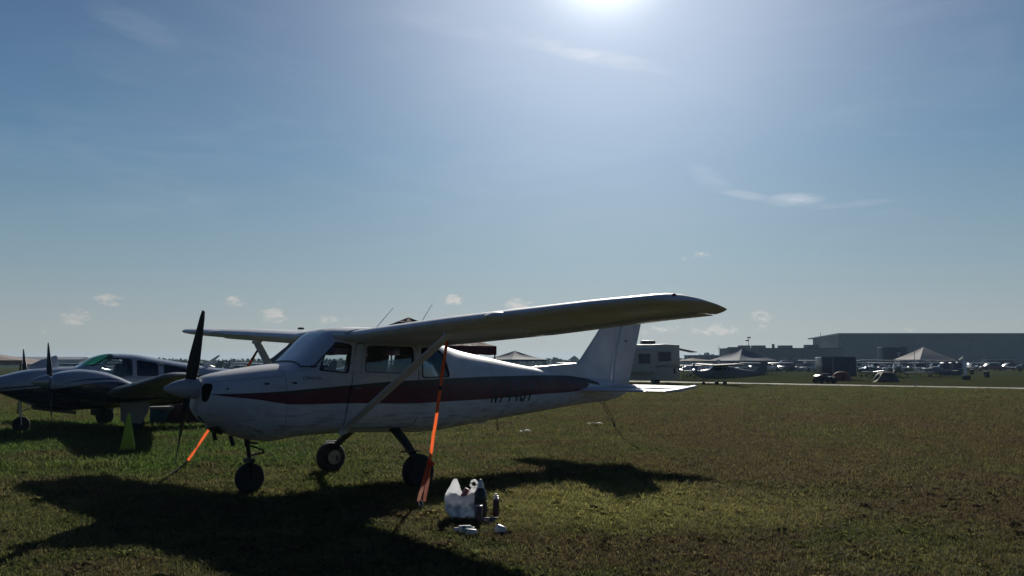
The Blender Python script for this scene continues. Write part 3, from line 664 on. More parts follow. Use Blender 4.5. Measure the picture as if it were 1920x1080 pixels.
# tailplane and elevators with corrugated skin
for sg in (-1, 1):
    rs = []
    for l, le, te in ((0.02, 6.62, 7.42), (.3, 6.68, 7.42), (1.45, 6.98, 7.42), (1.62, 7.05, 7.42), (1.69, 7.16, 7.40)):
        rs.append(wingring((le, 1.105), (te, 1.125), sg*l, .085 if l < 1.6 else .05, 0.))
    tp = MB().rings(rs).build('tailplane', WHITE, pl)
    e = MB()
    # beads run chordwise
    ls = [.09+.0335*i for i in range(46)]; top = []; bot = []
    for i, l in enumerate(ls):
        te = 7.80 if l < 1.35 else 7.80-(l-1.35)*.2; zz = .009 if i % 2 else 0.
        cut = 7.43+max(0, .30-l)*.5
        top.append([(cut, sg*l, 1.150), (cut+.05, sg*l, 1.158+zz), ((cut+te)/2, sg*l, 1.172+zz), (te, sg*l, 1.180)])
        bot.append([(cut, sg*l, 1.095), (cut+.05, sg*l, 1.10-zz), ((cut+te)/2, sg*l, 1.142-zz), (te, sg*l, 1.175)])
    e.rings([tq+list(reversed(bq)) for tq, bq in zip(top, bot)]); e.build('elevator', WHITE, tp, smooth=12)
    e = MB(); e.prism([(-.42, sg*1.63), (0, sg*1.63), (.33, sg*1.63), (.30, sg*1.72), (-.22, sg*1.72)], .04, Matrix.Translation((7.42, 0, 1.125)) @ Matrix.Rotation(-.10, 4, 'Y')); e.build('elevator_tip', WHITE, tp, bevel=.012)
# landing gear
def nose_gear():
    s_ = MB(); s_.tube([(.98, 0, .70), (1.0, 0, .56)], .034, 12); s_.tube([(1.0, 0, .58), (1.03, 0, .40)], .024, 12); s_.box((1.03, 0, .385), (.07, .17, .05))
    for y in (-.078, .078): s_.tube([(1.03, y, .40), (1.037, y, .18)], [.022, .016], 8, .6)
    g_ = s_.build('nose_leg', BLACKM, pl)
    s_ = MB(); s_.tube([(1.03, 0, .56), (1.19, 0, .50), (1.22, 0, .465)], .012, 6); s_.tube([(1.22, 0, .465), (1.05, 0, .44)], .012, 6); s_.build('torque_link', BLACKM, g_)
    s_ = MB(); s_.tube([(.98, .04, .6), (1.15, .04, .575)], .016, 8); s_.build('shimmy_damper', ALU, g_)
    wheel(g_, (1.037, 0, .172), .18, .13)
nose_gear()
for sg in (-1, 1):
    s_ = MB(); rs = []
    for u in range(9):
        k2 = u/8; y = .42+.62*k2; z = .68-.38*k2-.075*math.sin(k2*math.pi)*-1*.35; x = 2.83-.06*k2; w_ = .14-.055*k2; th = .022
        rs.append([(x-w_/2, sg*(y-th), z), (x-w_/2, sg*(y+th), z+th), (x+w_/2, sg*(y+th), z+th), (x+w_/2, sg*(y-th), z)])
    g_ = MB(); g_.rings(rs); g_ = g_.build('main_leg', BLACKM, pl, bevel=.004)
    s_ = MB(); s_.box((2.72, sg*.93, .445), (.26, .07, .012)); s_.build('step', BLACKM, g_)
    MB().lathe([(0, .10), (.012, .10)], 24, Matrix.Translation((2.76, sg*.955, .215)), axis='Y').build('brake_disc', mat('worn brake disc', (.30, .27, .25), .5, .5, vary=.4, vscale=30), g_); MB().box((2.82, sg*.955, .20), (.06, .05, .08)).build('brake_caliper', mat('dull wheel metal'), g_, bevel=.01)
    wheel(g_, (2.76, sg*1.06, .208), .215, .16)
# cowl details
s_ = MB(); 
s_.tube([(.72, -.14, .70), (.76, -.14, .585)], .024, 12); s_.build('exhaust_pipe', BLACKM, pl)
s_ = MB(); s_.tube([(.62, .10, .74), (.64, .10, .64)], .024, 12); s_.build('exhaust_pipe', BLACKM, pl)
s_ = MB(); s_.box((.585, 0, .775), (.13, .30, .04), Matrix.Rotation(.75, 3, 'Y')); s_.build('air_scoop', BLACKM, pl, bevel=.02)
for s0, z0 in ((1.0, 1.31), (1.34, 1.315), (.56, 1.26)):
    s_ = MB(); s_.box((s0, -(body.half(s0, z0)+.003), z0), (.055 if s0 > .6 else .02, .006, .022)); s_.build('cowl_latch', BLACKM, pl)
def seam(path, name='panel_seam', w=.004, sd=-1, m=None):
    s_ = MB(); pts = []
    for x, z in path: pts.append((x, sd*(body.half(x, z)+.0005), z))
    s_.tube(pts, w/2, 4); return s_.build(name, m or SEAL, pl)
for sd in (-1, 1):
    seam([(1.235, .70+.02*i) for i in range(40)], sd=sd)
    seam([(.42+.02*i, 1.335+.0016*i) for i in range(40)], sd=sd, w=.003)
    seam([(4.62, .80+.03*i) for i in range(26)], sd=sd, w=.004, m=mat('lap seam grey', (.30, .31, .32), .6))  # thin darker grey line drawn along the lap joint
    seam([(5.55, .86+.03*i) for i in range(19)], sd=sd, w=.004, m=mat('lap seam grey', (.30, .31, .32), .6))
    seam([(6.4, .92+.03*i) for i in range(13)], sd=sd, w=.004, m=mat('lap seam grey', (.30, .31, .32), .6))
s_ = MB(); s_.tube([(7.30, 0, .90), (7.36, 0, .865), (7.42, 0, .885), (7.44, 0, .91)], .009, 6); s_.build('tail_ring', BLACKM, pl)
# lettering
def text_mesh(body_txt, size, shear=0.):
    cu = bpy.data.curves.new('t', 'FONT'); cu.body = body_txt; cu.size = size; cu.shear = shear; cu.extrude = .0; cu.offset = .0
    o = bpy.data.objects.new('t', cu); C.objects.link(o); bpy.context.view_layer.update()
    me = bpy.data.meshes.new_from_object(o.evaluated_get(bpy.context.evaluated_depsgraph_get())); bpy.data.objects.remove(o); return me
def side_text(txt, s0, s1, z0, size, name, m, shear=.35, bold=0.):
    me = text_mesh(txt, 1., shear); xs_ = [v.co.x for v in me.vertices]; ys_ = [v.co.y for v in me.vertices]
    kx = (s1-s0)/(max(xs_)-min(xs_)); ky = size/(max(ys_)-min(ys_))
    b = bmesh.new(); b.from_mesh(me)
    for v in b.verts: v.co = Vector((s0+(v.co.x-min(xs_))*kx, z0+(v.co.y-min(ys_))*ky, 0))
    if bold:
        bmesh.ops.remove_doubles(b, verts=b.verts[:], dist=1e-6)
        for v in b.verts: pass
    for ax in (0, 1):
        no = Vector((1, 0, 0)) if ax == 0 else Vector((0, 1, 0)); lo = s0 if ax == 0 else z0; hi = s1 if ax == 0 else z0+size; k_ = lo+.05
        while k_ < hi: bmesh.ops.bisect_plane(b, geom=b.verts[:]+b.edges[:]+b.faces[:], plane_co=no*k_, plane_no=no); k_ += .05
    for v in b.verts: x, z = v.co.x, v.co.y; v.co = Vector((x, -(body.half(x, z)+.0035), z))
    b.to_mesh(me); b.free(); me.name = name; me.materials.clear(); me.materials.append(m)
    o = bpy.data.objects.new(name, me); C.objects.link(o); o.parent = pl; return o
BLK = mat('black lettering', (.012, .012, .014), .4)
# heavy italic registration, strokes drawn as bars
def reg():
    mb = MB(); H = .235; Wd = .125; ST = .034; x = 4.50; z0 = .972; sh = .30; gap = .158
    glyph = {'N': [((0, 0), (0, 1)), ((0, 1), (1, 0)), ((1, 0), (1, 1))], '7': [((0, 1), (1, 1)), ((1, 1), (.35, 0))],
             '4': [((.75, 0), (.75, 1)), ((.75, 1), (0, .35)), ((0, .35), (1.08, .35))], '0': [((.0, .2), (0, .8)), ((1, .2), (1, .8)), ((0, .8), (.25, 1)), ((.25, 1), (.75, 1)), ((.75, 1), (1, .8)), ((0, .2), (.25, 0)), ((.25, 0), (.75, 0)), ((.75, 0), (1, .2))], 'T': [((0, 1), (1.1, 1)), ((.55, 0), (.55, 1))]}
    for ch in 'N7440T':
        for q, ((ax, az), (bx, bz)) in enumerate(glyph[ch]):
            p, r = Vector((ax*(Wd-ST)+ST/2, az*(H-ST)+ST/2)), Vector((bx*(Wd-ST)+ST/2, bz*(H-ST)+ST/2)); d = (r-p).normalized(); nrm = Vector((-d.y, d.x))*ST/2
            p = p-d*ST*.45; r = r+d*ST*.45; k_ = 6; vs = []
            for i in range(k_+1):
                for sg in (-1, 1):
                    c_ = p.lerp(r, i/k_)+nrm*sg; X = x+c_.x+c_.y*sh; Z = z0+c_.y+.004*(X-4.5); vs.append((X, -(body.half(X, Z)+.003+.0004*q), Z))
            mb.add(vs, [(2*i, 2*i+1, 2*i+3, 2*i+2) for i in range(k_)])
        x += gap
    return mb.build('registration_lettering', BLK, pl, fixn=False)
reg()
side_text('Oklacity', 1.45, 1.69, 1.34, .055, 'script_lettering', mat('faded maroon script', (.16, .09, .11), .5), .3)

# ------------------------------------------------------------------ tie-downs
def strap(name, label, pts, w, m, knots=(), group=None, up=(1, 0, 0)):
    """flat webbing along pts"""
    mb = MB(); pts = [Vector(p) for p in pts]
    ws = w if isinstance(w, (list, tuple)) else [w]*len(pts); rs = []
    for i, p in enumerate(pts):
        d = (pts[min(i+1, len(pts)-1)]-pts[max(i-1, 0)]).normalized(); a = d.cross(Vector((0, -1, .2))).normalized()
        a = (Matrix.Rotation(.5*math.sin(i*1.9), 3, d) @ a); b = d.cross(a)
        rs.append([tuple(p+a*ws[i]/2*ca+b*.004*abs(ca)) for ca in (-1, -.4, .4, 1)])
    mb.rings(rs, cap=False, closed=False); root = thing(name, label, 'strap', pts[-1], 0, group)
    o = mb.build('webbing', m, root, smooth=0); o.matrix_parent_inverse = Matrix.Translation(-pts[-1]); 
    return root, o
def put(o, root): o.matrix_parent_inverse = Matrix.Translation(-root.location); return o
ring_pt = P(2.24, 2.30, 1.81); knot = W(805, 868, 10.25*.985); anc = G(787, 958)
pts = [ring_pt.lerp(knot, i/12)+Vector((0, 0, -.03*math.sin(i/12*math.pi))) for i in range(13)]
top_end = Vector(anc)+Vector((.01, 0, .10))
pts2 = [knot.lerp(top_end, i/8) for i in range(9)]
root, o = strap('tie_down_strap', 'orange webbing strap from the near wing down to the grass beside the main wheel', pts, .038, ORANGE)
mb = MB(); rs = []
for dx, tw in ((-.012, .2), (.018, -.3)):
    rs = []
    for i, p in enumerate(pts2):
        k2 = i/8; wd = .026+.024*math.sin(k2*math.pi*.8); rs.append([tuple(Vector(p)+Vector((ca*wd*.42+dx*(1+k2), ca*wd*tw+.012*math.sin(i*1.3+ca*2), 0))) for ca in (-1, -.5, 0, .5, 1)])
    mb.rings(rs, cap=False, closed=False)
put(mb.build('strap_tail', ORANGE, root, smooth=20), root)
mb = MB(); kn = knot
mb.tube([kn+Vector((.055, -.02, .0)), kn+Vector((.02, -.03, .03)), kn+Vector((-.02, -.01, .01)), kn+Vector((.01, .02, -.02)), kn+Vector((.06, 0, -.015))], .016, 8, .6); put(mb.build('knot', ORANGE, root), root)
mb = MB(); bp_ = pts[6]+(pts[7]-pts[6])*.1; bp_ = pts[0].lerp(pts[12], .36)+Vector((0, -.01, -.027)); mb.box(bp_, (.042, .03, .05)); put(mb.build('buckle', BLACKM, root, bevel=.006), root)
mb = MB(); mb.tube([Vector(anc)+Vector((0, 0, -.04)), Vector(anc)+Vector((.02, 0, .03)), Vector(anc)+Vector((.035, 0, .08)), Vector(anc)+Vector((.01, 0, .12)), Vector(anc)+Vector((-.015, 0, .09)), Vector(anc)+Vector((.0, 0, .05))], .006, 8); put(mb.build('ground_hook', ALU, root), root)
# far side
rp2 = P(2.24, -2.30, 1.81); e2 = W(352, 864, 12.9); e2.z = max(e2.z, .05)
pp = [rp2.lerp(e2, i/16)+Vector((0, 0, -.04*math.sin(i/16*math.pi))) for i in range(17)]
root, o = strap('tie_down_strap', 'orange webbing strap slanting to the ground beyond the nose of the white aeroplane', pp, .04, ORANGE)
e3 = G(312, 895)
mb = MB(); mb.tube([e2, e2.lerp(e3, .3)+Vector((0, 0, -.012)), e2.lerp(e3, .6), e3+Vector((0, 0, .01))], .009, 6); put(mb.build('rope', ROPE, root), root)
mb = MB(); mb.box(rp2.lerp(e2, .08), (.04, .02, .18), (e2-rp2).to_track_quat('Z', 'Y').to_matrix()); put(mb.build('ratchet', BLACKM, root, bevel=.005), root)
# tail rope: two strands to a knot, then one to the ground
tr0 = P(7.38, 0, .87); k3 = W(1152, 797, 14.7); g3 = G(1203, 843)
root = thing('tie_down_rope', 'thin dark rope hanging from the tail ring to a stake in the grass', 'rope', g3)
mb = MB(); mb.tube([tr0, tr0.lerp(k3, .5)+Vector((-.012, 0, 0)), k3], .006, 6); mb.tube([tr0+Vector((.02, 0, .01)), tr0.lerp(k3, .5)+Vector((.05, 0, 0)), k3], .006, 6)
mb.tube([k3, k3.lerp(g3, .35)+Vector((0, 0, -.09)), k3.lerp(g3, .7)+Vector((0, 0, -.06)), g3+Vector((0, 0, .005))], .006, 6); mb.tube([k3, k3+Vector((.015, 0, -.10))], .005, 6)
put(mb.build('rope', ROPE, root), root)
mb = MB(); mb.lathe([(-.035, .006), (-.02, .02), (.02, .02), (.035, .006)], 8, Matrix.Translation(k3), axis='Z'); put(mb.build('knot', ROPE, root), root)
mb = MB(); mb.tube([g3+Vector((0, 0, -.05)), g3+Vector((0, 0, .03))], .008, 6); put(mb.build('stake', BLACKM, root), root)

# ------------------------------------------------------------------ things lying on the grass
def bottle(name, label, loc, prof, ms, tilt=None, cat='bottle', capprof=None, capm=None, labelband=None, n=22):
    root = thing(name, label, cat, loc)
    M = (tilt or Matrix.Identity(4))
    MB().lathe(prof, n, M, axis='Z').build('bottle_body', ms, root)
    if capprof: MB().lathe(capprof, 16, M, axis='Z').build('cap', capm, root)
    if labelband: MB().lathe(labelband[0], n, M, axis='Z').build('label', labelband[1], root)
    return root
gp = G(865, 972); bag = thing('plastic_bag', 'white plastic carrier bag with tied handles standing full on the grass beside dark bottles', 'bag', gp)
BAG = mat('thin white plastic film', (.92, .93, .94), .3, coat=.2, trans=.7, bump=.8, bscale=14)
def bag_material():
    m = mat('bag film over dark contents', (.8, .8, .8), .3, coat=.3, trans=.6, bump=1.2, bscale=16); t = m.node_tree; b = t.nodes['Principled BSDF']
    tc = N(t, 'ShaderNodeTexCoord'); sp = N(t, 'ShaderNodeSeparateXYZ'); t.links.new(tc.outputs['Object'], sp.inputs[0])
    n = N(t, 'ShaderNodeTexNoise'); n.inputs['Scale'].default_value = 9; n.inputs['Detail'].default_value = 4; t.links.new(tc.outputs['Object'], n.inputs[0])
    f = mrange(t, math_(t, 'ADD', sp.outputs[2], math_(t, 'MULTIPLY', math_(t, 'SUBTRACT', n.outputs['Fac'], .5), .16)), .10, .19, 0, 1, True)
    c = mixc(t, mrange(t, n.outputs['Fac'], .4, .6), (.14, .20, .32), (.34, .46, .58)); c = mixc(t, f, c, (.92, .93, .94)); t.links.new(c, b.inputs['Base Color'])
    for q in t.nodes:
        if q.type == 'BSDF_TRANSLUCENT': t.links.new(c, q.inputs[0])
    return m
def bagbody(z0, z1, m, name, seed):
    random.seed(seed); rs = []; n = 56; ph = [random.random()*6.28 for _ in range(8)]
    for i in range(22):
        u = i/21; z = z0+(z1-z0)*u; rr = .088+.05*math.sin(min(1, u*1.25)*math.pi*.62)-.035*max(0, u-.75)*4*.35; ring = []
        for q in range(n):
            a = 2*math.pi*q/n; w_ = 1+.10*math.sin(3*a+ph[0]+3*u)+.07*math.sin(5*a+ph[1]-4*u)+.05*math.sin(11*a+ph[2]+6*u)+.03*math.sin(19*a+ph[3]-9*u)
            ring.append((rr*w_*1.15*math.cos(a), rr*w_*.85*math.sin(a), z+(.022*math.sin(4*a+ph[4])+.012*math.sin(9*a+ph[5]))*u))
        rs.append(ring)
    return MB().rings(rs, cap=True).build(name, m, bag, smooth=180)
bagbody(.0, .235, bag_material(), 'bag_body', 3)
def handle(cx, h, lean, wid, seed, loop):
    random.seed(seed); mb = MB(); rs = []; n = 20
    for i in range(12):
        u = i/11; z = .175+(h+.025)*u; w_ = wid*(1-u)**.85+.014; ring = []
        for q in range(n):
            a = 2*math.pi*q/n; k2 = 1+.16*math.sin(5*a+seed+3*u)+.1*math.sin(9*a+4*u)
            ring.append((cx+lean*u+w_*k2*math.cos(a), .035*k2*(1-.7*u)*math.sin(a), z))
        rs.append(ring)
    mb.rings(rs)
    if loop: mb.tube([(cx+lean+.032*math.cos(i*.524), .0, .20+h+.03+.036*math.sin(i*.524)) for i in range(13)], .012, 8)
    return mb.build('handle', BAG, bag, smooth=60)
handle(-.075, .19, .015, .085, 2, False); handle(.085, .11, .04, .07, 5, True)
can = MB(); can.lathe([(0, .02), (.004, .028), (.09, .028), (.096, .022)], 16, Matrix.Translation((.015, -.03, .215)) @ Matrix.Rotation(.5, 4, 'Y'), axis='Z'); can.build('bag_contents', mat('red and white can', (.5, .18, .17), .35, vary=.5, vscale=60), bag)
CAPW = mat('white plastic cap', (.75, .75, .74), .4)
DKB = mat('dark brown bottle plastic', (.03, .022, .022), .25, coat=.4, vary=.3)
MRN = mat('dark maroon container', (.085, .018, .035), .3, coat=.4, vary=.25)
bottle('jug', 'tall dark jug with a white pointed spout standing behind the carrier bag', G(901, 974), [(0, .05), (.01, .062), (.20, .064), (.27, .062), (.30, .04), (.31, .035)], DKB, cat='jug',
       capprof=[(.312, .034), (.33, .034), (.36, .026), (.385, .012), (.395, .010)], capm=CAPW, labelband=([(.08, .0655), (.18, .0665)], mat('dull brown label', (.07, .045, .04), .5)))
bottle('can', 'dark purple can with a pale rim standing at the right edge of the carrier bag', G(899, 977)+Vector((0, -.16, 0)), [(0, .032), (.004, .038), (.165, .038), (.172, .034)], MRN, cat='can',
       capprof=[(.1725, .034), (.18, .035), (.181, .03)], capm=mat('pinkish rim', (.6, .42, .42), .4))
bottle('spray_bottle', 'slim maroon bottle with a white ribbed collar, rightmost of the upright containers', G(930, 971), [(0, .028), (.006, .034), (.15, .034), (.175, .030), (.185, .02)], MRN,
       capprof=[(.186, .026), (.198, .027), (.2, .018), (.206, .018), (.208, .024), (.22, .024), (.222, .014), (.24, .012)], capm=CAPW)
tr_ = thing('blue_tray', 'small blue tray with a shiny metal clip in front of the upright bottles', 'tray', G(915, 980))
mb = MB(); mb.lathe([(0, .05), (.004, .055), (.03, .075), (.034, .074), (.008, .05)], 20, axis='Z'); mb.build('tray', mat('blue plastic', (.03, .06, .25), .35, coat=.3), tr_)
mb = MB(); mb.tube([(-.06, 0, .045), (.1, -.01, .05)], .005, 6); mb.box((.05, -.01, .055), (.02, .012, .016)); mb.build('clip', ALU, tr_)
LAY = lambda rz, r: Matrix.Translation((0, 0, r)) @ Matrix.Rotation(rz, 4, 'Z') @ Matrix.Rotation(math.pi/2, 4, 'Y')
WPL = mat('white plastic bottle', (.78, .79, .78), .35, trans=.15, vary=.08)
TEAL = mat('teal label print', (.03, .16, .20), .4)
bottle('bottle', 'white bottle with a teal label lying on its side, left one of the pair', G(872, 999), [(-.06, .02), (-.055, .034), (.05, .034), (.065, .02), (.085, .016)], WPL, LAY(.15, .034), capprof=[(-.10, .017), (-.062, .018)], capm=CAPW, labelband=([(-.03, .0348), (.005, .0348)], TEAL))
bottle('bottle', 'white bottle lying on its side with its base towards us, nearer one of the pair', G(883, 1006), [(-.07, .014), (-.055, .032), (.045, .034), (.055, .028)], WPL, LAY(-.5, .034), labelband=([(-.052, .0335), (-.035, .0345)], TEAL))
bottle('cup', 'round white tub tipped over on the grass, alone to the right of the other litter', G(940, 1002), [(-.045, .03), (-.04, .034), (.04, .042), (.045, .043), (.045, .038), (-.03, .03)], WPL, LAY(2.2, .042), cat='tub')
def paper(name, label, u, v, w):
    random.seed(int(u)); b = MB(); n = 7; c = G(u, v); vs = []
    for i in range(n):
        for j in range(3): vs.append((c.x+(i/(n-1)-.5)*w, c.y+(j-1)*.09+random.uniform(-.03, .03), .04+random.uniform(-.02, .035)))
    b.add(vs, [(i*3+j, (i+1)*3+j, (i+1)*3+j+1, i*3+j+1) for i in range(n-1) for j in range(2)])
    k = len(b.v); b.v += [(x, y, z-.004) for x, y, z in b.v]; b.f += [tuple(q+k for q in reversed(f)) for f in b.f]; b.mi += b.mi[:]
    tag(b.build(name, mat('white scrap paper', (.7, .69, .66), .7, trans=.3), fixn=False, smooth=0), label, 'litter')
paper('paper_scrap', 'crumpled white paper scrap on the grass below the tail lettering', 985, 811, .28)
paper('paper_scrap', 'crumpled white paper scrap farther out, just left of the tail rope', 1115, 797, .38)
random.seed(11)
# lime cone
cp = G(239, 850); cone = thing('marker_cone', 'tall narrow lime green marker pyramid standing in the grass beside the twin', 'marker cone', cp, .38)
mb = MB(); mb.box((0, 0, .345), (.27, .27, .69), taper=.12); mb.build('cone_body', mat('lime plastic', (.50, .66, .08), .4, trans=.5, vary=.12), cone, smooth=0, bevel=.008)
mb = MB(); mb.box((0, 0, .012), (.33, .33, .024)); mb.build('cone_base', mat('lime plastic base', (.10, .2, .03), .6), cone, bevel=.005)

# ------------------------------------------------------------------ the striped twin
YB = .6468; BB = Vector((-11.903, 18.6975, 0))
tw = thing('twin_aircraft', 'low-wing twin-engine aeroplane, white over navy with green tinted windshield, left of the white aeroplane', 'aeroplane', BB, YB)
navy = (.012, .016, .035)
def swoosh(dz): return None
LOW = [(0, .2), (9, .2)]
TWF = stripes_paint('white over navy paint', (.38, .43, .52), [
    (navy, LOW, [(0, .90), (.6, .92), (1.2, .98), (2.0, 1.05), (2.8, 1.12), (3.4, 1.08), (4.5, 1.10), (6, 1.14), (8, 1.16), (9, 1.17)]),
    (navy, [(0, .96), (.9, .99), (2.0, 1.10), (3.0, 1.16)], [(0, .961), (.9, 1.02), (2.0, 1.13), (3.0, 1.161)]),
    (navy, [(1.2, 1.08), (2.0, 1.17), (2.8, 1.21), (3.4, 1.20), (5, 1.15)], [(1.2, 1.081), (2.0, 1.205), (2.8, 1.24), (3.4, 1.21), (5, 1.151)])], (0, 9), (.2, 2.0), .2, .7)
tb = Body([(.10, 1.08, 1.0, .03, 1.04, 2, 2), (.16, 1.13, .95, .10, 1.04, 2, 2), (.3, 1.17, .91, .19, 1.04, 2, 2), (.65, 1.26, .86, .33, 1.05, 2.1, 2.1), (.92, 1.335, .745, .40, 1.05, 2.3, 2.3),
    (1.26, 1.41, .60, .46, 1.05, 2.5, 2.6), (1.8, 1.45, .45, .52, 1.02, 2.6, 3), (2.16, 1.462, .455, .55, 1.0, 2.7, 3.2), (2.24, 1.50, .46, .555, 1.0, 2.7, 3.2), (2.5, 1.68, .47, .56, 1.0, 2.9, 3.2), (2.87, 1.766, .48, .56, 1.0, 3.0, 3.2),
    (3.3, 1.756, .48, .56, 1.0, 3.0, 3.2), (4.03, 1.64, .50, .53, 1.0, 2.9, 3.2), (4.68, 1.53, .55, .45, 1.0, 2.7, 3.0), (5.35, 1.42, .62, .36, 1.02, 2.4, 2.6), (6.5, 1.33, .75, .24, 1.05, 2.2, 2.3), (7.6, 1.24, .88, .12, 1.08, 2, 2), (8.1, 1.18, .96, .03, 1.08, 2, 2)])
st2 = [.10, .13, .16, .22, .3, .45, .65, .92, 1.1, 1.26, 1.5, 1.8, 2.0, 2.16, 2.24]+[round(2.3+.1*i, 2) for i in range(24)]+[4.8, 5.1, 5.35, 5.7, 6.1, 6.5, 7, 7.6, 7.9, 8.1]
ob = MB().rings([tb.ring(s, 48) for s in st2]).build('fuselage', TWF, tw)
cuts = []
inn = MB().rings([tb.ring(s, 36, .03, .045, .2) for s in [2.3, 2.5, 2.8, 3.2, 3.7, 4.2, 4.7]]).build('cutter', DARKIN, tw); cuts.append(inn)
T1 = rpoly([(2.46, 1.30), (2.86, 1.655), (3.27, 1.625), (3.27, 1.25), (2.6, 1.255)], .05); T2 = rpoly([(3.40, 1.25), (3.40, 1.60), (3.86, 1.53), (3.86, 1.235)], .05); T3 = rpoly([(4.02, 1.22), (4.02, 1.50), (4.55, 1.405), (4.66, 1.21)], .05)
MX = Matrix(((1, 0, 0, 0), (0, 0, -1, .9), (0, 1, 0, 0), (0, 0, 0, 1)))
for w in (T1, T2, T3): cuts.append(MB().prism(w, 1.8, MX).build('cutter', DARKIN, tw, smooth=0))
# windshield opening
cuts.append(MB().prism([(2.26, 1.50), (2.30, 1.47), (2.62, 1.50), (2.90, 1.70), (2.84, 1.90), (2.5, 1.9), (2.2, 1.6)], .96, Matrix(((1, 0, 0, 0), (0, 0, -1, .48), (0, 1, 0, 0), (0, 0, 0, 1)))).build('cutter', DARKIN, tw, smooth=0))
carve(ob, cuts)
for sd in (-1, 1):
    for w, g_ in ((T1, GLASS), (T2, GLASSD), (T3, GLASSD)):
        pane = skin(tb, ring_poly(w, .004), [], -.01, .004, 'window', g_, tw, sd, .1); skin(tb, ring_poly(w, .02), [w], .003, .01, 'window_seal', SEAL, pane, sd, .1)
rows = []
for x in [2.235+.0665*i for i in range(11)]:
    zt, zb, w, zm, nu, nl = tb.at(x); lo = 1.455+max(0, x-2.5)*.45
    lo = min(lo, zt-.03); a0 = math.asin(min(1, ((lo-zm)/(zt-zm))**(nu/2))) if lo > zm else 0
    rows.append([(x, (w-.002)*math.copysign(abs(math.cos(a0+(math.pi-2*a0)*j/24))**(2/nu), math.cos(a0+(math.pi-2*a0)*j/24)), zm+(zt-zm-.002)*abs(math.sin(a0+(math.pi-2*a0)*j/24))**(2/nu)) for j in range(25)])
mx_ = GREEN_GL.node_tree; mo_ = [n for n in mx_.nodes if n.type == 'OUTPUT_MATERIAL'][0]; ms_ = mo_.inputs[0].links[0].from_socket
tl_ = N(mx_, 'ShaderNodeBsdfTranslucent'); tl_.inputs[0].default_value = (.05, .30, .24, 1); m3_ = N(mx_, 'ShaderNodeMixShader'); m3_.inputs[0].default_value = .25
mx_.links.new(ms_, m3_.inputs[1]); mx_.links.new(tl_.outputs[0], m3_.inputs[2]); mx_.links.new(m3_.outputs[0], mo_.inputs[0])
mb = MB(); mb.rings(rows, cap=False, closed=False); mb.build('windshield', GREEN_GL, tw, fixn=False)
for sy in (-.26, .26):
    for x in (2.85, 3.65):
        s_ = MB(); s_.box((x, sy, .98), (.44, .42, .14)); s_.box((x+.25, sy, 1.26), (.1, .40, .55), Matrix.Rotation(.18, 3, 'Y')); s_.build('seat', SEAT, tw, bevel=.03)
s_ = MB(); s_.box((2.42, 0, 1.28), (.05, .95, .30)); s_.build('instrument_panel', DARKIN, tw)
TWH = mat('twin white paint', (.58, .60, .64), .22, coat=.6, vary=.12, vscale=3); TWN = mat('twin navy paint', navy, .2, coat=.7)
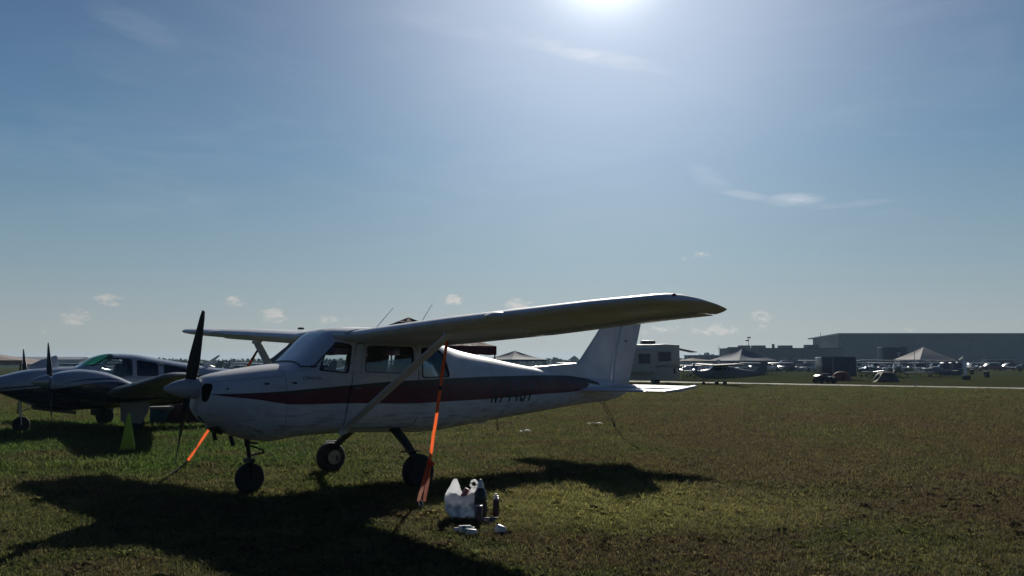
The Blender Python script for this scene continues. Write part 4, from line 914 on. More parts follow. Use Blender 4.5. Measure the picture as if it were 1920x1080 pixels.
for sg in (-1, 1):
    # wing
    rs = []
    for l, le, te, zl in ((.3, 2.15, 4.35, .66), (.9, 2.2, 4.3, .73), (1.4, 2.30, 4.28, .80), (2.3, 2.44, 4.2, .925), (3.5, 2.52, 4.0, 1.07), (4.6, 2.6, 3.83, 1.20), (5.35, 2.66, 3.70, 1.285), (5.5, 2.78, 3.66, 1.305), (5.56, 3.0, 3.6, 1.315)):
        rs.append(wingring((le, zl), (te, zl-.03), sg*l, .15 if l < 5.4 else .08, .02))
    wg = MB().rings(rs).build('wing', mat('wing underside grey', (.20, .20, .21), .4, vary=.2), tw)
    # nacelle
    nb = Body([(1.36, 1.26, .98, .24, 1.12, 2.4, 2.4), (1.42, 1.315, .93, .33, 1.11, 2.5, 2.5), (1.6, 1.37, .86, .37, 1.10, 2.7, 2.6), (1.95, 1.41, .76, .38, 1.06, 2.8, 2.8), (2.45, 1.34, .68, .36, .98, 2.6, 2.8), (2.95, 1.13, .66, .30, .9, 2.3, 2.4), (3.5, .93, .72, .16, .82, 2, 2), (3.7, .88, .76, .06, .82, 2, 2)])
    rr = [[(x, y+sg*1.735, z) for x, y, z in nb.ring(s, 36)] for s in (1.36, 1.38, 1.42, 1.5, 1.6, 1.8, 1.95, 2.2, 2.45, 2.7, 2.95, 3.2, 3.5, 3.7)]
    NP = stripes_paint('nacelle paint', (.38, .43, .52), [(navy, [(0, .2), (9, .2)], [(0, .99), (1.4, 1.01), (2.0, 1.10), (2.5, 1.14), (3, 1.08), (9, 1.0)]), (navy, [(1.5, 1.10), (2.0, 1.17), (2.5, 1.19), (2.9, 1.12)], [(1.5, 1.101), (2.0, 1.20), (2.5, 1.22), (2.9, 1.121)])], (0, 9), (.2, 2.0), .2, .7)
    nc_ = MB().rings(rr).build('engine_nacelle', NP, tw)
    MB().lathe([(1.015, .004), (1.03, .03), (1.1, .075), (1.2, .115), (1.30, .14), (1.34, .145), (1.345, .1)], 24, Matrix.Translation((0, sg*1.735, 1.156))).build('spinner', mat('twin spinner', (.45, .47, .5), .2, .3, coat=.4), nc_)
    for k_ in (0, math.pi): b2 = MB(); blade(b2, (1.37, sg*1.735, 1.156), (-.5 if sg < 0 else -.68)*-1*(-1 if sg < 0 else -1)+k_, .935, .13, .14, -1); b2.build('propeller_blade', PROP, nc_)
    MB().tube([(1.9, sg*1.6, .76), (2.05, sg*1.58, .66)], .03, 10).build('exhaust_pipe', BLACKM, nc_)
    # gear
    g_ = MB().tube([(3.10, sg*1.42, .72), (3.13, sg*1.45, .22)], [.035, .028], 10).build('main_leg', ALU if sg < 0 else BLACKM, tw)
    wheel(g_, (3.14, sg*1.50, .205), .215, .15)
    MB().prism([(2.80, .66), (3.43, .645), (3.40, .45), (3.27, .18), (2.83, .24)], .012, Matrix(((1, 0, 0, 0), (0, 0, 1, sg*1.60), (0, 1, 0, 0), (0, 0, 0, 1)))).build('gear_door', mat('grey gear door', (.20, .20, .20), .5), tw, smooth=0)
    rs = [wingring((7.0+.25*abs(l)/1.9, 1.15), (8.15, 1.13), sg*l, .09, 0) for l in (.02, .8, 1.6, 1.9)]
    MB().rings(rs).build('tailplane', TWH, tw)
g_ = MB().tube([(1.05, 0, .72), (1.08, 0, .36)], .03, 10).build('nose_leg', ALU, tw)
MB().tube([(1.07, 0, .45), (1.5, 0, .62)], .012, 6).build('drag_brace', ALU, g_)
for y in (-.07, .07): MB().tube([(1.08, y, .40), (1.10, y, .16)], .014, 8).build('fork', ALU, g_)
wheel(g_, (1.10, 0, .17), .178, .12)
MB().prism([(1.25, .60), (2.18, .44), (2.18, .36), (1.3, .50)], .012, Matrix(((1, 0, 0, 0), (0, 0, 1, -.17), (0, 1, 0, 0), (0, 0, 0, 1)))).build('nose_gear_door', TWN, tw, smooth=0)
MB().prism([(1.26, 1.40), (1.27, 1.50), (1.45, 1.60), (1.785, 1.72), (1.82, 1.70), (1.88, 1.42)], .02, Matrix(((1, 0, 0, 0), (0, 0, -.35, .36), (0, 1, 0, 0), (0, 0, 0, 1)))).build('baggage_door', TWF, tw, bevel=.004)
rs = []
for z in (1.2, 1.35, 1.5, 1.72, 2.0, 2.25, 2.4):
    le = float(np.interp(z, [1.2, 1.35, 1.5, 1.72, 2.0, 2.38, 2.42], [6.0, 6.3, 6.62, 6.95, 7.3, 7.62, 7.7])); te = float(np.interp(z, [1.2, 2.42], [8.25, 8.45]))
    rs.append([(le+(te-le)*x, (1 if q <= 14 else -1)*abs(zz)*.9, z) for q, (x, zz) in enumerate(airfoil(1., .09, 0))])
MB().rings(rs).build('tail_fin', mat('twin fin navy grey', (.10, .12, .15), .3, coat=.4), tw)
MB().prism([(5.0, 0), (5.22, 0), (5.52, .30), (5.46, .30)], .015, Matrix(((1, 0, 0, 0), (0, 0, 1, 0), (0, 1, 0, 1.44), (0, 0, 0, 1)))).build('antenna', TWH, tw)

# ------------------------------------------------------------------ background aeroplanes
def copy_tree(o, parent=None):
    c = o.copy(); C.objects.link(c); c.parent = parent
    for ch in o.children: copy_tree(ch, c)
    return c
def small_plane(name, label, loc, rz, kind, sc=1., paint=None, group='aeroplanes parked across the field', trim=None):
    p = paint or mat('far white paint', (.62, .63, .65), .3, coat=.4); r = thing(name, label, 'aeroplane', loc, rz, group, sc)
    b = Body([(.3, 1.22, .98, .1, 1.1, 2, 2), (.4, 1.34, .85, .33, 1.1, 2.2, 2.2), (1.2, 1.46, .62, .5, 1.08, 2.6, 2.6), (1.7, 1.62 if kind != 'low' else 1.5, .6, .54, 1.08, 2.8, 2.8), (2.1, 1.95 if kind == 'high' else 1.72, .6, .55, 1.08, 3, 3), (3.3, 1.9 if kind == 'high' else 1.66, .6, .52, 1.08, 3, 3), (4.6, 1.6 if kind == 'high' else 1.42, .68, .38, 1.08, 2.5, 2.5), (7.3, 1.22, .95, .06, 1.1, 2, 2)])
    MB().rings([b.ring(s, 20) for s in (.3, .34, .4, .8, 1.2, 1.5, 1.7, 1.9, 2.1, 2.7, 3.3, 3.9, 4.6, 5.5, 6.4, 7.3)]).build('fuselage', p, r)
    dk = mat('far dark window', (.02, .025, .03), .08, coat=1.)
    for sd in (-1, 1):
        for w in ([(1.95, 1.35), (2.1, 1.7), (2.7, 1.72), (2.7, 1.33)], [(2.8, 1.33), (2.8, 1.7), (3.5, 1.6), (3.6, 1.33)]):
            w2 = [(x, z if kind == 'high' else 1.28+(z-1.33)*.72) for x, z in w]; skin(b, w2, [], .008, .02, 'window', dk, r, sd, .25)
    rows = []
    for x in (1.66, 1.78, 1.9, 2.02, 2.1):
        zt, zb, w, zm, nu, nl = b.at(x); lo = 1.45 if kind == 'high' else 1.36; lo = min(lo, zt-.02); a0 = math.asin(min(1, ((lo-zm)/(zt-zm))**(nu/2)))
        rows.append([(x-.01, (w+.01)*math.copysign(abs(math.cos(a0+(math.pi-2*a0)*j/12))**(2/nu), math.cos(a0+(math.pi-2*a0)*j/12)), zm+(zt-zm+.012)*abs(math.sin(a0+(math.pi-2*a0)*j/12))**(2/nu)) for j in range(13)])
    MB().rings(rows, cap=False, closed=False).build('windshield', dk, r, fixn=False)
    def wing(z, s0, s1, L, dih, nm='wing'):
        for sg in (-1, 1): MB().rings([wingring((s0+.1*l/L, z+dih*l), (s1-.25*l/L, z+dih*l-.04), sg*l, .13 if l < L else .05, .02) for l in (.2, L*.5, L*.96, L)]).build(nm, p, r)
    if kind == 'high': wing(1.90, 1.9, 3.5, 5.2, .025)
    if kind == 'low': wing(.68, 2.0, 3.6, 4.6, .09)
    if kind == 'bi': wing(.55, 2.0, 3.1, 4.0, .02, 'lower_wing'); wing(1.98, 1.6, 2.7, 4.2, .02, 'upper_wing')
    for sg in (-1, 1):
        if kind == 'high': MB().tube([(2.1, sg*.5, .75), (2.3, sg*2.4, 1.93)], .045, 6, .5).build('wing_strut', p, r)
        if kind == 'bi':
            for x in (2.0, 2.7): MB().tube([(x+.1, sg*3.0, .62), (x-.2, sg*3.0, 2.02)], .035, 6, .5).build('wing_strut', p, r)
        MB().rings([wingring((6.4+.1*l, 1.1), (7.4, 1.1), sg*l, .08, 0) for l in (.03, 1.2, 1.5)]).build('tailplane', p, r)
        MB().tube([(2.7, sg*.4, .7), (2.75, sg*1.0, .25)], .04, 6).build('main_leg', p, r)
        e = MB().lathe([(-.06, .12), (-.07, .19), (0, .21), (.07, .19), (.06, .12)], 14, Matrix.Translation((2.75, sg*1.05, .205)), axis='Y').build('wheel', RUBBER, r)
    MB().tube([(1.0, 0, .7), (1.02, 0, .25)], .035, 6).build('nose_leg', p, r)
    MB().lathe([(-.05, .1), (-.06, .16), (0, .18), (.06, .16), (.05, .1)], 14, Matrix.Translation((1.02, 0, .18)), axis='Y').build('wheel', RUBBER, r)
    rs = [[(le+(te-le)*x, (1 if q <= 14 else -1)*abs(zz)*.8, z) for q, (x, zz) in enumerate(airfoil(1., .08, 0))] for z, le, te in ((1.1, 5.9, 7.4), (1.5, 6.5, 7.5), (2.3, 6.95, 7.65))]
    MB().rings(rs).build('tail_fin', trim or p, r)
    MB().lathe([(0, .005), (.08, .08), (.25, .15), (.3, .15)], 14, Matrix.Translation((.02, 0, 1.12))).build('spinner', p, r)
    q = MB(); blade(q, (.27, 0, 1.12), .5, .92, .15, .1, -1); q.build('propeller_blade', PROP, r); q = MB(); blade(q, (.27, 0, 1.12), .5+math.pi, .92, .15, .1, -1); q.build('propeller_blade', PROP, r)
    return r
BLUEG = mat('far blue grey paint', (.14, .17, .22), .35, coat=.4); GREYP = mat('far grey cover cloth', (.24, .25, .26), .7)
def onground(u, Y): p = W(u, 700, Y); p.z = 0; return p
small_plane('light_aircraft', 'small grey high-wing aeroplane parked close beside the beige motorhome', onground(1300, 58), R(8), 'high', .70, GREYP)
small_plane('light_aircraft', 'small white aeroplane with its nose just right of the motorhome awning', onground(1278, 92), R(35), 'low', .8)
small_plane('light_aircraft', 'white high-wing aeroplane seen behind the grey one near the motorhome', onground(1302, 84), R(80), 'high', .62)
small_plane('light_aircraft', 'high-wing aeroplane whose pale wing spans above the dark blue trailer', onground(1575, 100), R(75), 'high', .86)
small_plane('light_aircraft', 'dark blue-grey low-wing aeroplane between the red tent and the biplane', onground(1605, 92), R(12), 'low', .62, BLUEG)
small_plane('biplane', 'grey biplane parked below the white peaked canopy', onground(1685, 86), R(68), 'bi', .86, mat('far dull silver', (.34, .35, .37), .35, .3))
small_plane('light_aircraft', 'low-wing aeroplane just right of the biplane, dark against the grass', onground(1735, 92), R(25), 'low', .6, GREYP)
small_plane('light_aircraft', 'blue and white low-wing aeroplane under the small blue-grey canopy behind the tail', onground(950, 50), R(20), 'low', .62, BLUEG)
small_plane('light_aircraft', 'dark aeroplane far behind the tail fin fillet, propeller upright', onground(1012, 62), R(20), 'low', .8, GREYP)
for i, (u, Y, a, k_, pn, lb) in enumerate([(385, 46, 40, 'low', None, 'white low-wing aeroplane seen just right of the grey propeller blade'), (452, 70, 38, 'high', BLUEG, 'blue-grey high-wing aeroplane far beyond the white cowling'), (500, 60, 40, 'low', BLUEG, 'dark low-wing aeroplane seen under the far wing strut'),
        (120, 70, 38, 'low', None, 'white low-wing aeroplane far behind the engine of the twin'), (300, 72, 42, 'high', BLUEG, 'dark high-wing aeroplane beyond the cabin roof of the twin'), (620, 75, 38, 'low', None, 'white aeroplane glimpsed through the front side window'), (700, 66, 30, 'high', BLUEG, 'dark aeroplane glimpsed through the door window'),
        (1075, 130, 60, 'high', None, 'tiny pale aeroplane on the far field left of the tail fin')]):
    small_plane('light_aircraft', lb, onground(u, Y), R(a), k_, .72 if u != 385 else .62, pn)

protos = [o for o in C.objects if o.get('category') == 'aeroplane' and 'far' not in o.name and o.get('group') and o.type == 'EMPTY']
more = [(1335, 118, 60, 'pale aeroplane behind the tail of the grey one near the motorhome'), (1400, 105, 30, 'aeroplane parked under the left edge of the slate canopy'), (1440, 120, 80, 'aeroplane in front of the purple-grey van'), (1605, 120, 70, 'aeroplane directly behind the red tent, farther off'),
    (1632, 112, 20, 'pale aeroplane between the trailer and the white canopy'), (1652, 104, 85, 'aeroplane just left of the biplane wing'), (1705, 112, 60, 'pale aeroplane behind the biplane'), (1745, 106, 15, 'aeroplane at the right foot of the white canopy'), (1668, 128, 50, 'aeroplane before the numbered container'),
    (1835, 135, 80, 'aeroplane parked left of the litter bin, far off'), (1905, 140, 20, 'aeroplane at the right edge before the hangar doors'), (985, 80, 60, 'aeroplane between the blue-grey canopy and the upright propeller'), (1050, 95, 25, 'aeroplane far off just left of the tail fin'),
    (350, 85, 60, 'aeroplane beyond the last cabin window of the twin'), (415, 95, 20, 'aeroplane far off over the middle of the white cowling'), (478, 90, 75, 'aeroplane far off left of the far wing strut'), (540, 85, 30, 'aeroplane far off behind the windshield base'), (235, 95, 60, 'aeroplane far off over the cabin of the twin'),
    (150, 88, 20, 'aeroplane far off ahead of the twin windshield'), (128, 60, 75, 'aeroplane behind the open nose hatch of the twin')]
for i, (u, Y, a, lb) in enumerate(more):
    c = copy_tree(protos[[1, 2, 3, 4, 9, 10, 13][i % 7] % len(protos)]); c.location = onground(u, Y); c.rotation_euler = (0, 0, R(a)); c['label'] = lb; c.scale = (.72,)*3

# ------------------------------------------------------------------ tents and canopies
def canopy(name, label, c, half, zp, ze, zv, m, rz=0., pole=None, group=None, legs=True, aspect=1.):
    r = thing(name, label, 'canopy', (c[0], c[1], 0), rz, group); b = MB(); n = 6; hx, hy = half, half*aspect
    cor = [Vector((sx*hx, sy*hy, ze)) for sx, sy in ((-1, -1), (1, -1), (1, 1), (-1, 1))]; pk = Vector((0, 0, zp))
    for i in range(4):
        a_, d = cor[i], cor[(i+1) % 4]; g_ = []
        for k2 in range(n+1):
            row = []
            for j in range(n+1):
                u, v = k2/n, j/n; e = a_.lerp(d, v); p = pk.lerp(e, u); p.z -= .10*half/1.5*math.sin(u*math.pi)*(.4+.6*math.sin(v*math.pi)); row.append(p)
            g_.append(row)
        vs = [tuple(q) for row in g_ for q in row]; fs = [(k2*(n+1)+j, k2*(n+1)+j+1, (k2+1)*(n+1)+j+1, (k2+1)*(n+1)+j) for k2 in range(n) for j in range(n)]
        w = MB().add(vs, fs); w.build('roof_panel', m, r, fixn=False)
        v_ = MB(); k2 = 10; vs = []
        for j in range(k2+1):
            e = a_.lerp(d, j/k2); vs += [tuple(e), (e.x, e.y, zv-.02*math.sin(j*2.2))]
        v_.add(vs, [(2*j, 2*j+1, 2*j+3, 2*j+2) for j in range(k2)]); v_.build('valance', m, r, fixn=False)
        if legs: MB().tube([(a_.x*.98, a_.y*.98, 0), (a_.x*.98, a_.y*.98, ze)], .025, 6).build('leg', pole or BLACKM, r)
    return r
MAR = mat('maroon canopy cloth', (.10, .012, .022), .8, trans=.35, vary=.15)
canopy('canopy_tent', 'maroon pop-up canopy rising behind the cabin roof of the white aeroplane', W(765, 690, 28), 2.05, 3.03, 2.08, 1.80, MAR, R(42))
canopy('canopy_tent', 'small blue-grey peaked canopy seen under the wing, left of the tail fin', W(965, 690, 52), 1.35, 2.25, 1.72, 1.60, mat('blue grey canopy cloth', (.13, .17, .23), .8, trans=.2), R(40))
canopy('canopy_tent', 'large pale canopy at the left edge of the picture behind the nose of the twin', (-17.6, 27.0), 2.3, 2.1, 1.62, 1.50, mat('tan canopy cloth', (.42, .36, .34), .85, trans=.3, vary=.2), R(20))
canopy('canopy_tent', 'big white peaked canopy above the biplane in front of the hangar', W(1733, 690, 95), 2.2, 3.25, 1.85, 1.7, mat('white canopy cloth', (.80, .76, .73), .8, trans=.45), R(12))
canopy('canopy_tent', 'large blue-grey canopy left of the parked cars and before the low building', W(1392, 690, 108), 3.0, 3.25, 1.75, 1.55, mat('slate canopy cloth', (.16, .20, .28), .8, trans=.3), R(25))
canopy('canopy_tent', 'low flat beige awning tent to the right of the motorhome', W(1300, 690, 78), 1.6, 1.95, 1.7, 1.62, mat('tan canopy cloth', (.42, .36, .34)), R(10))
def dome_tent(label, u, v, w, h, m, flap=None):
    c = G(u, v); r = thing('dome_tent', label, 'tent', c, .2); rs = []
    for i in range(9):
        a = i/8*math.pi/2; k2 = math.cos(a)**.75; rs.append([(w/2*k2*math.cos(q*math.pi/12)*(1+.06*math.cos(q*math.pi/3)), w*.42*k2*math.sin(q*math.pi/12), h*math.sin(a)) for q in range(24)])
    MB().rings(rs).build('tent_body', m, r)
    for sg in (-1, 1): MB().tube([(sg*w/2*math.cos(t_)*1.0, w*.36*math.cos(t_)*1, h*1.01*math.sin(t_)) for t_ in [i*math.pi/12 for i in range(13)]], .012, 5).build('tent_pole', BLACKM, r)
    if flap:
        b = MB(); b.add([(-w*.48, -w*.1, .0), (-w*.86, -w*.34, .0), (-w*.6, -w*.36, h*.35), (-w*.36, -w*.30, h*.92), (-w*.30, -.05, h*.95)], [(0, 1, 2), (0, 2, 3, 4)]); b.build('fly_flap', flap, r, fixn=False)
    return r
dome_tent('red dome tent standing before the dark blue trailer', 1578, 714, 1.65, .78, mat('red tent cloth', (.20, .018, .035), .7, trans=.3))
dome_tent('dark grey dome tent with a pale flap spread to its left', 1662, 716, 2.0, .82, mat('dark grey tent cloth', (.07, .072, .085), .7, trans=.15), mat('pale flap cloth', (.62, .60, .50), .7, trans=.5))
dome_tent('low maroon tent half hidden behind the cone-side gear of the twin', 358, 792, 1.5, .55, mat('maroon tent cloth', (.06, .02, .025), .8, trans=.1))
c_ = G(302, 794); cb = thing('cooler_box', 'teal cooler box on the grass beyond the main wheels of the twin', 'cooler box', c_, .4)
MB().box((0, 0, .19), (.55, .32, .36)).build('box', mat('teal plastic', (.02, .12, .17), .4), cb, bevel=.02); MB().box((0, 0, .40), (.58, .35, .07)).build('lid', mat('grey plastic', (.2, .22, .24), .5), cb, bevel=.015)

# ------------------------------------------------------------------ motorhome
RY = 60.; px = RY/F*1.0
BEI = mat('beige motorhome panel', (.86, .75, .57), .45, vary=.06, vscale=1.5); DG = mat('dark tinted glass', (.015, .018, .022), .1, coat=.8)
x1 = W(1275, 700, RY).x; rv = thing('motorhome', 'beige motorhome with roof air conditioner parked behind the white aeroplane tail', 'motorhome', (x1-3.6, RY, 0), 0)
zt = 2.83
b = MB(); b.prism([(-1.9, .32), (3.6, .32), (3.6, zt-.06), (2.6, zt+.0), (1.6, zt-.04), (.3, zt-.04), (-1.4, zt-.04), (-1.9, zt-.3)], 2.3, Matrix(((1, 0, 0, 0), (0, 0, 1, 0), (0, 1, 0, 0), (0, 0, 0, 1)))); b.build('body', BEI, rv, bevel=.05)
b = MB(); b.box((.55, -.30, 1.62), (2.5, .62, 1.55)); b.build('slide_out', BEI, rv, bevel=.03)
b = MB(); b.box((.55, -.33, 2.44), (2.7, .7, .05)); b.build('slide_out_awning', mat('white vinyl', (.75, .75, .75), .4), rv)
for cx_, cz_, w, h, y in ((2.55, 1.96, .80, .56, -.012), (1.02, 1.80, .72, .58, -.622), (-.2, 1.80, .7, .58, -.622)):
    f = MB().box((cx_, y, cz_), (w+.1, .03, h+.1)).build('window', mat('grey frame', (.16, .16, .16), .5), rv, bevel=.01); MB().box((cx_, y-.02, cz_), (w, .02, h)).build('pane', DG, f, smooth=0)
b = MB(); b.box((1.55, 1.1, zt+.14), (.98, .8, .26)); b.build('roof_air_conditioner', mat('dark grey plastic', (.06, .06, .065), .5), rv, bevel=.06)
b = MB(); b.lathe([(0, .10), (.08, .10), (.14, .05)], 12, Matrix.Translation((-.1, 1.0, zt)), axis='Z'); b.build('roof_vent', mat('dark grey plastic'), rv)
for xx in (1.63, 3.22): MB().box((xx, -.012, .96), (.13, .03, .36)).build('vent_grille', mat('dark grey plastic'), rv)
for i in range(2):
    MB().tube([(-.6+.6*k2, -.016, 1.32+.05*math.sin(k2*1.3+i)-i*.12) for k2 in range(8)], .02, 4).build('swoosh_stripe', mat('brown stripe', (.16, .12, .09), .5), rv)
for xx in (-1.2, 1.9): MB().lathe([(-.1, .2), (-.12, .33), (0, .36), (.12, .33), (.1, .2)], 20, Matrix.Translation((xx, .15, .36)), axis='Y').build('wheel', RUBBER, rv)
b = MB(); b.add([(3.62, .3, 2.55), (3.62, 2.6, 2.55), (4.9, 2.6, 2.28), (4.9, .3, 2.28), (3.62, .3, 2.52), (3.62, 2.6, 2.52), (4.9, 2.6, 2.25), (4.9, .3, 2.25)], [(0, 1, 2, 3), (7, 6, 5, 4), (0, 3, 7, 4), (1, 5, 6, 2), (2, 6, 7, 3), (0, 4, 5, 1)]); b.build('awning', mat('dark awning cloth', (.08, .08, .085), .8), rv, smooth=0)

# ------------------------------------------------------------------ cars
def car(label, u, Y, rz, kind, color, L=4.5, group='cars parked in a row before the buildings'):
    c = onground(u, Y); r = thing('parked_car', label, 'car', c, rz, group); pm = mat('car paint '+str(color), color, .25, coat=.8)
    H = {'sedan': 1.42, 'suv': 1.75, 'van': 1.9}[kind]; hb = {'sedan': .85, 'suv': .98, 'van': 1.0}[kind]; l = L/2
    pr_ = [(-l, .35), (-l+.02, hb*.82), (-l+.25, hb*.95), (-l*.42, hb), (l*.62 if kind == 'sedan' else l*.9, hb), (l-.02, hb*.92), (l, .4), (l-.1, .25), (-l+.1, .25)]
    MX = Matrix(((1, 0, 0, 0), (0, 0, 1, -.85), (0, 1, 0, 0), (0, 0, 0, 1)))
    MB().prism(pr_, 1.7, MX).build('body', pm, r, bevel=.06)
    top = {'sedan': [(-l*.45, hb), (-l*.12, H), (l*.30, H), (l*.66, hb)], 'suv': [(-l*.45, hb), (-l*.2, H), (l*.8, H-.04), (l*.93, hb)], 'van': [(-l*.75, hb), (-l*.42, H), (l*.93, H), (l*.97, hb)]}[kind]
    b = MB(); vs = [(x, sy*(.80 if z < hb+.01 else .66), z) for sy in (-1, 1) for x, z in top]
    b.add(vs, [(0, 1, 2, 3), (7, 6, 5, 4), (0, 4, 5, 1), (2, 6, 7, 3), (1, 5, 6, 2), (3, 7, 4, 0)]); cb_ = b.build('cabin_glass', DG, r, bevel=.03)
    b = MB(); xs = [p[0] for p in top if p[1] > hb+.1]; b.box(((xs[0]+xs[1])/2, 0, H), (xs[1]-xs[0]+.04, 1.34, .05)); b.build('roof', pm, r, bevel=.02)
    for sy in (-1, 1):
        for k2 in (.25, .62): 
            x_ = xs[0]+(xs[1]-xs[0])*k2; MB().tube([(x_, sy*.665, H), (x_, sy*.80, hb)], .03, 4).build('door_pillar', pm, r)
        for x_ in (-l*.62, l*.62): MB().lathe([(-.09, .18), (-.1, .31), (0, .33), (.1, .31), (.09, .18)], 16, Matrix.Translation((x_, sy*.8, .33)), axis='Y').build('wheel', RUBBER, r)
        MB().box((-l+.06, sy*.6, hb*.72), (.1, .35, .14)).build('headlight', mat('headlight lens', (.7, .7, .7), .1), r, bevel=.02)
        MB().box((l-.02, sy*.65, hb*.75), (.08, .28, .16)).build('tail_light', mat('tail lamp lens', (.25, .01, .01), .2), r, bevel=.02)
    return r
for i_, (u_, Y_, k_, cl_, lb_) in enumerate([(1432, 150, 'suv', (.4, .4, .42), 'pale off-roader half hidden behind the purple-grey van'), (1465, 152, 'sedan', (.5, .5, .52), 'silver saloon behind the white saloon'), (1500, 150, 'suv', (.06, .07, .09), 'dark off-roader behind the silver saloon'), (1532, 140, 'sedan', (.6, .6, .6), 'white saloon touching the left side of the trailer'), (1380, 135, 'van', (.5, .5, .5), 'white van behind the slate canopy'), (1610, 140, 'suv', (.5, .5, .5), 'pale off-roader behind the red tent'), (1640, 142, 'sedan', (.08, .1, .16), 'dark blue saloon left of the numbered container'), (1700, 138, 'van', (.55, .55, .55), 'white van behind the white canopy'), (1783, 140, 'suv', (.4, .42, .45), 'grey off-roader behind the toilets')]): car(lb_, u_, Y_, R(15+i_*22 % 70), k_, cl_, 4.3)
car('purple-grey van at the left end of the row of cars', 1424, 139, R(20), 'van', (.10, .09, .14))
car('white saloon car next to the purple-grey van', 1451, 140, R(60), 'sedan', (.6, .6, .6))
car('dark off-roader in the middle of the row of cars', 1481, 138, R(30), 'suv', (.03, .035, .05))
car('silver saloon car just left of the dark blue trailer', 1516, 137, R(40), 'sedan', (.35, .36, .38), 4.2)
car('tall pale van behind the dark off-roader', 1478, 165, R(10), 'van', (.22, .25, .30), 5.4)
car('grey pickup-height car behind the trailer', 1545, 150, R(20), 'suv', (.12, .13, .15))
car('white saloon seen under the right side of the white canopy', 1726, 125, R(75), 'sedan', (.65, .65, .65), 4.2)
car('second white saloon, just right of the one under the canopy', 1758, 128, R(80), 'sedan', (.65, .65, .65), 4.2)
car('red car nearest the bins before the hangar', 1858, 158, R(5), 'sedan', (.30, .015, .02))
car('red car between two others before the hangar doors', 1893, 160, R(4), 'sedan', (.30, .015, .02))
car('red car with a white stripe at the right edge of the picture', 1935, 158, R(6), 'suv', (.30, .02, .02))
car('low red car left of the bins', 1822, 162, R(5), 'sedan', (.22, .02, .02), 4.0)
car('white car in front of the long bus', 1868, 185, R(5), 'sedan', (.6, .6, .6), 4.)

# long bus before the hangar
bc = onground(1872, 205); bs = thing('bus', 'long dark bus with a pale roof before the hangar doors', 'bus', bc, R(3))
MB().box((0, 0, 1.2), (6.6, 2.2, 1.7)).build('body', mat('dark bus paint', (.03, .03, .045), .35, coat=.5), bs, bevel=.1); MB().box((0, 0, 2.08), (6.7, 2.3, .1)).build('roof', mat('pale roof', (.4, .4, .42), .4), bs, bevel=.03)
for i in range(6): MB().box((-2.6+i*1.02, -1.11, 1.45), (.85, .03, .55)).build('window', DG, bs, smooth=0)
for xx in (-2.2, 2.2): MB().lathe([(-.1, .2), (-.1, .4), (.1, .4), (.1, .2)], 16, Matrix.Translation((xx, -1.05, .4)), axis='Y').build('wheel', RUBBER, bs)

# enclosed trailer, cart, toilets, banner, bins, poles
tc_ = onground(1567, 77); tl = thing('trailer', 'dark blue enclosed trailer with a pale door frame behind the red tent', 'trailer', tc_, R(-3))
NB = mat('dark blue trailer panel', (.03, .05, .10), .4, coat=.3)
MB().box((0, 0, 1.15), (3.0, 2.0, 1.7)).build('body', NB, tl, bevel=.04)
for xx in (-.55, 1.48): MB().box((xx, -1.012, 1.15), (.06, .03, 1.68)).build('corner_post', mat('pale trim', (.4, .42, .45), .4), tl)
MB().box((1.05, -1.015, 1.1), (.62, .03, 1.35)).build('door', mat('trailer door', (.05, .07, .12), .4), tl, bevel=.01)
MB().box((0, -.9, 2.03), (3.1, .4, .05)).build('roof_edge', mat('pale trim'), tl)
for xx in (-.4, .4): MB().lathe([(-.1, .18), (-.1, .33), (.1, .33), (.1, .18)], 16, Matrix.Translation((xx, -1.0, .33)), axis='Y').build('wheel', RUBBER, tl)
uc = G(1547, 719); ut = thing('utility_cart', 'small dark four-wheeled utility cart parked at the path edge', 'cart', uc, R(10))
MB().prism([(-.72, .28), (-.74, .55), (-.5, .66), (-.1, .60), (.1, .50), (.5, .52), (.72, .46), (.7, .28)], .7, Matrix(((1, 0, 0, 0), (0, 0, 1, -.35), (0, 1, 0, 0), (0, 0, 0, 1)))).build('body', mat('dark green cart paint', (.03, .035, .03), .4), ut, bevel=.04)
MB().box((.0, 0, .66), (.5, .34, .14)).build('seat', SEAT, ut, bevel=.03); MB().tube([(-.45, -.28, .85), (-.42, 0, .80), (-.45, .28, .85)], .015, 6).build('handlebar', BLACKM, ut)
for xx in (-.5, .48):
    for sy in (-.4, .4): MB().lathe([(-.09, .1), (-.1, .22), (0, .25), (.1, .22), (.09, .1)], 14, Matrix.Translation((xx, sy, .25)), axis='Y').build('wheel', RUBBER, ut)
for i, (u, lb) in enumerate(((1772, 'blue portable toilet nearest the white canopy'), (1786, 'blue portable toilet, middle one of the three'), (1797, 'blue-grey portable toilet with a tan notice, beside the banner'))):
    c = onground(u, 100+i*2); q = thing('portable_toilet', lb, 'portable toilet', c, R(10), 'portable toilets'); MB().box((0, 0, .72), (.72, .72, 1.40), taper=.96).build('cabin', mat('toilet blue', (.04, .06, .13), .5), q, bevel=.02)
    MB().box((0, 0, 1.48), (.8, .8, .12), taper=.7).build('roof', mat('toilet roof', (.25, .27, .3), .5), q, bevel=.02); MB().box((0, -.365, .72), (.5, .02, 1.2)).build('door', mat('toilet door', (.06, .085, .17), .5), q)
c = onground(1811, 76); fb = thing('feather_banner', 'tall pale blue feather banner on a dark block right of the toilets', 'banner', c, 0)
MB().box((0, 0, .2), (.62, .4, .40)).build('base_block', mat('dark navy block', (.02, .022, .04), .6), fb, bevel=.02)
MB().tube([(-.12, 0, .3), (-.12, 0, 1.7), (-.16, 0, 1.95), (-.32, 0, 2.06)], .015, 6).build('pole', ALU, fb)
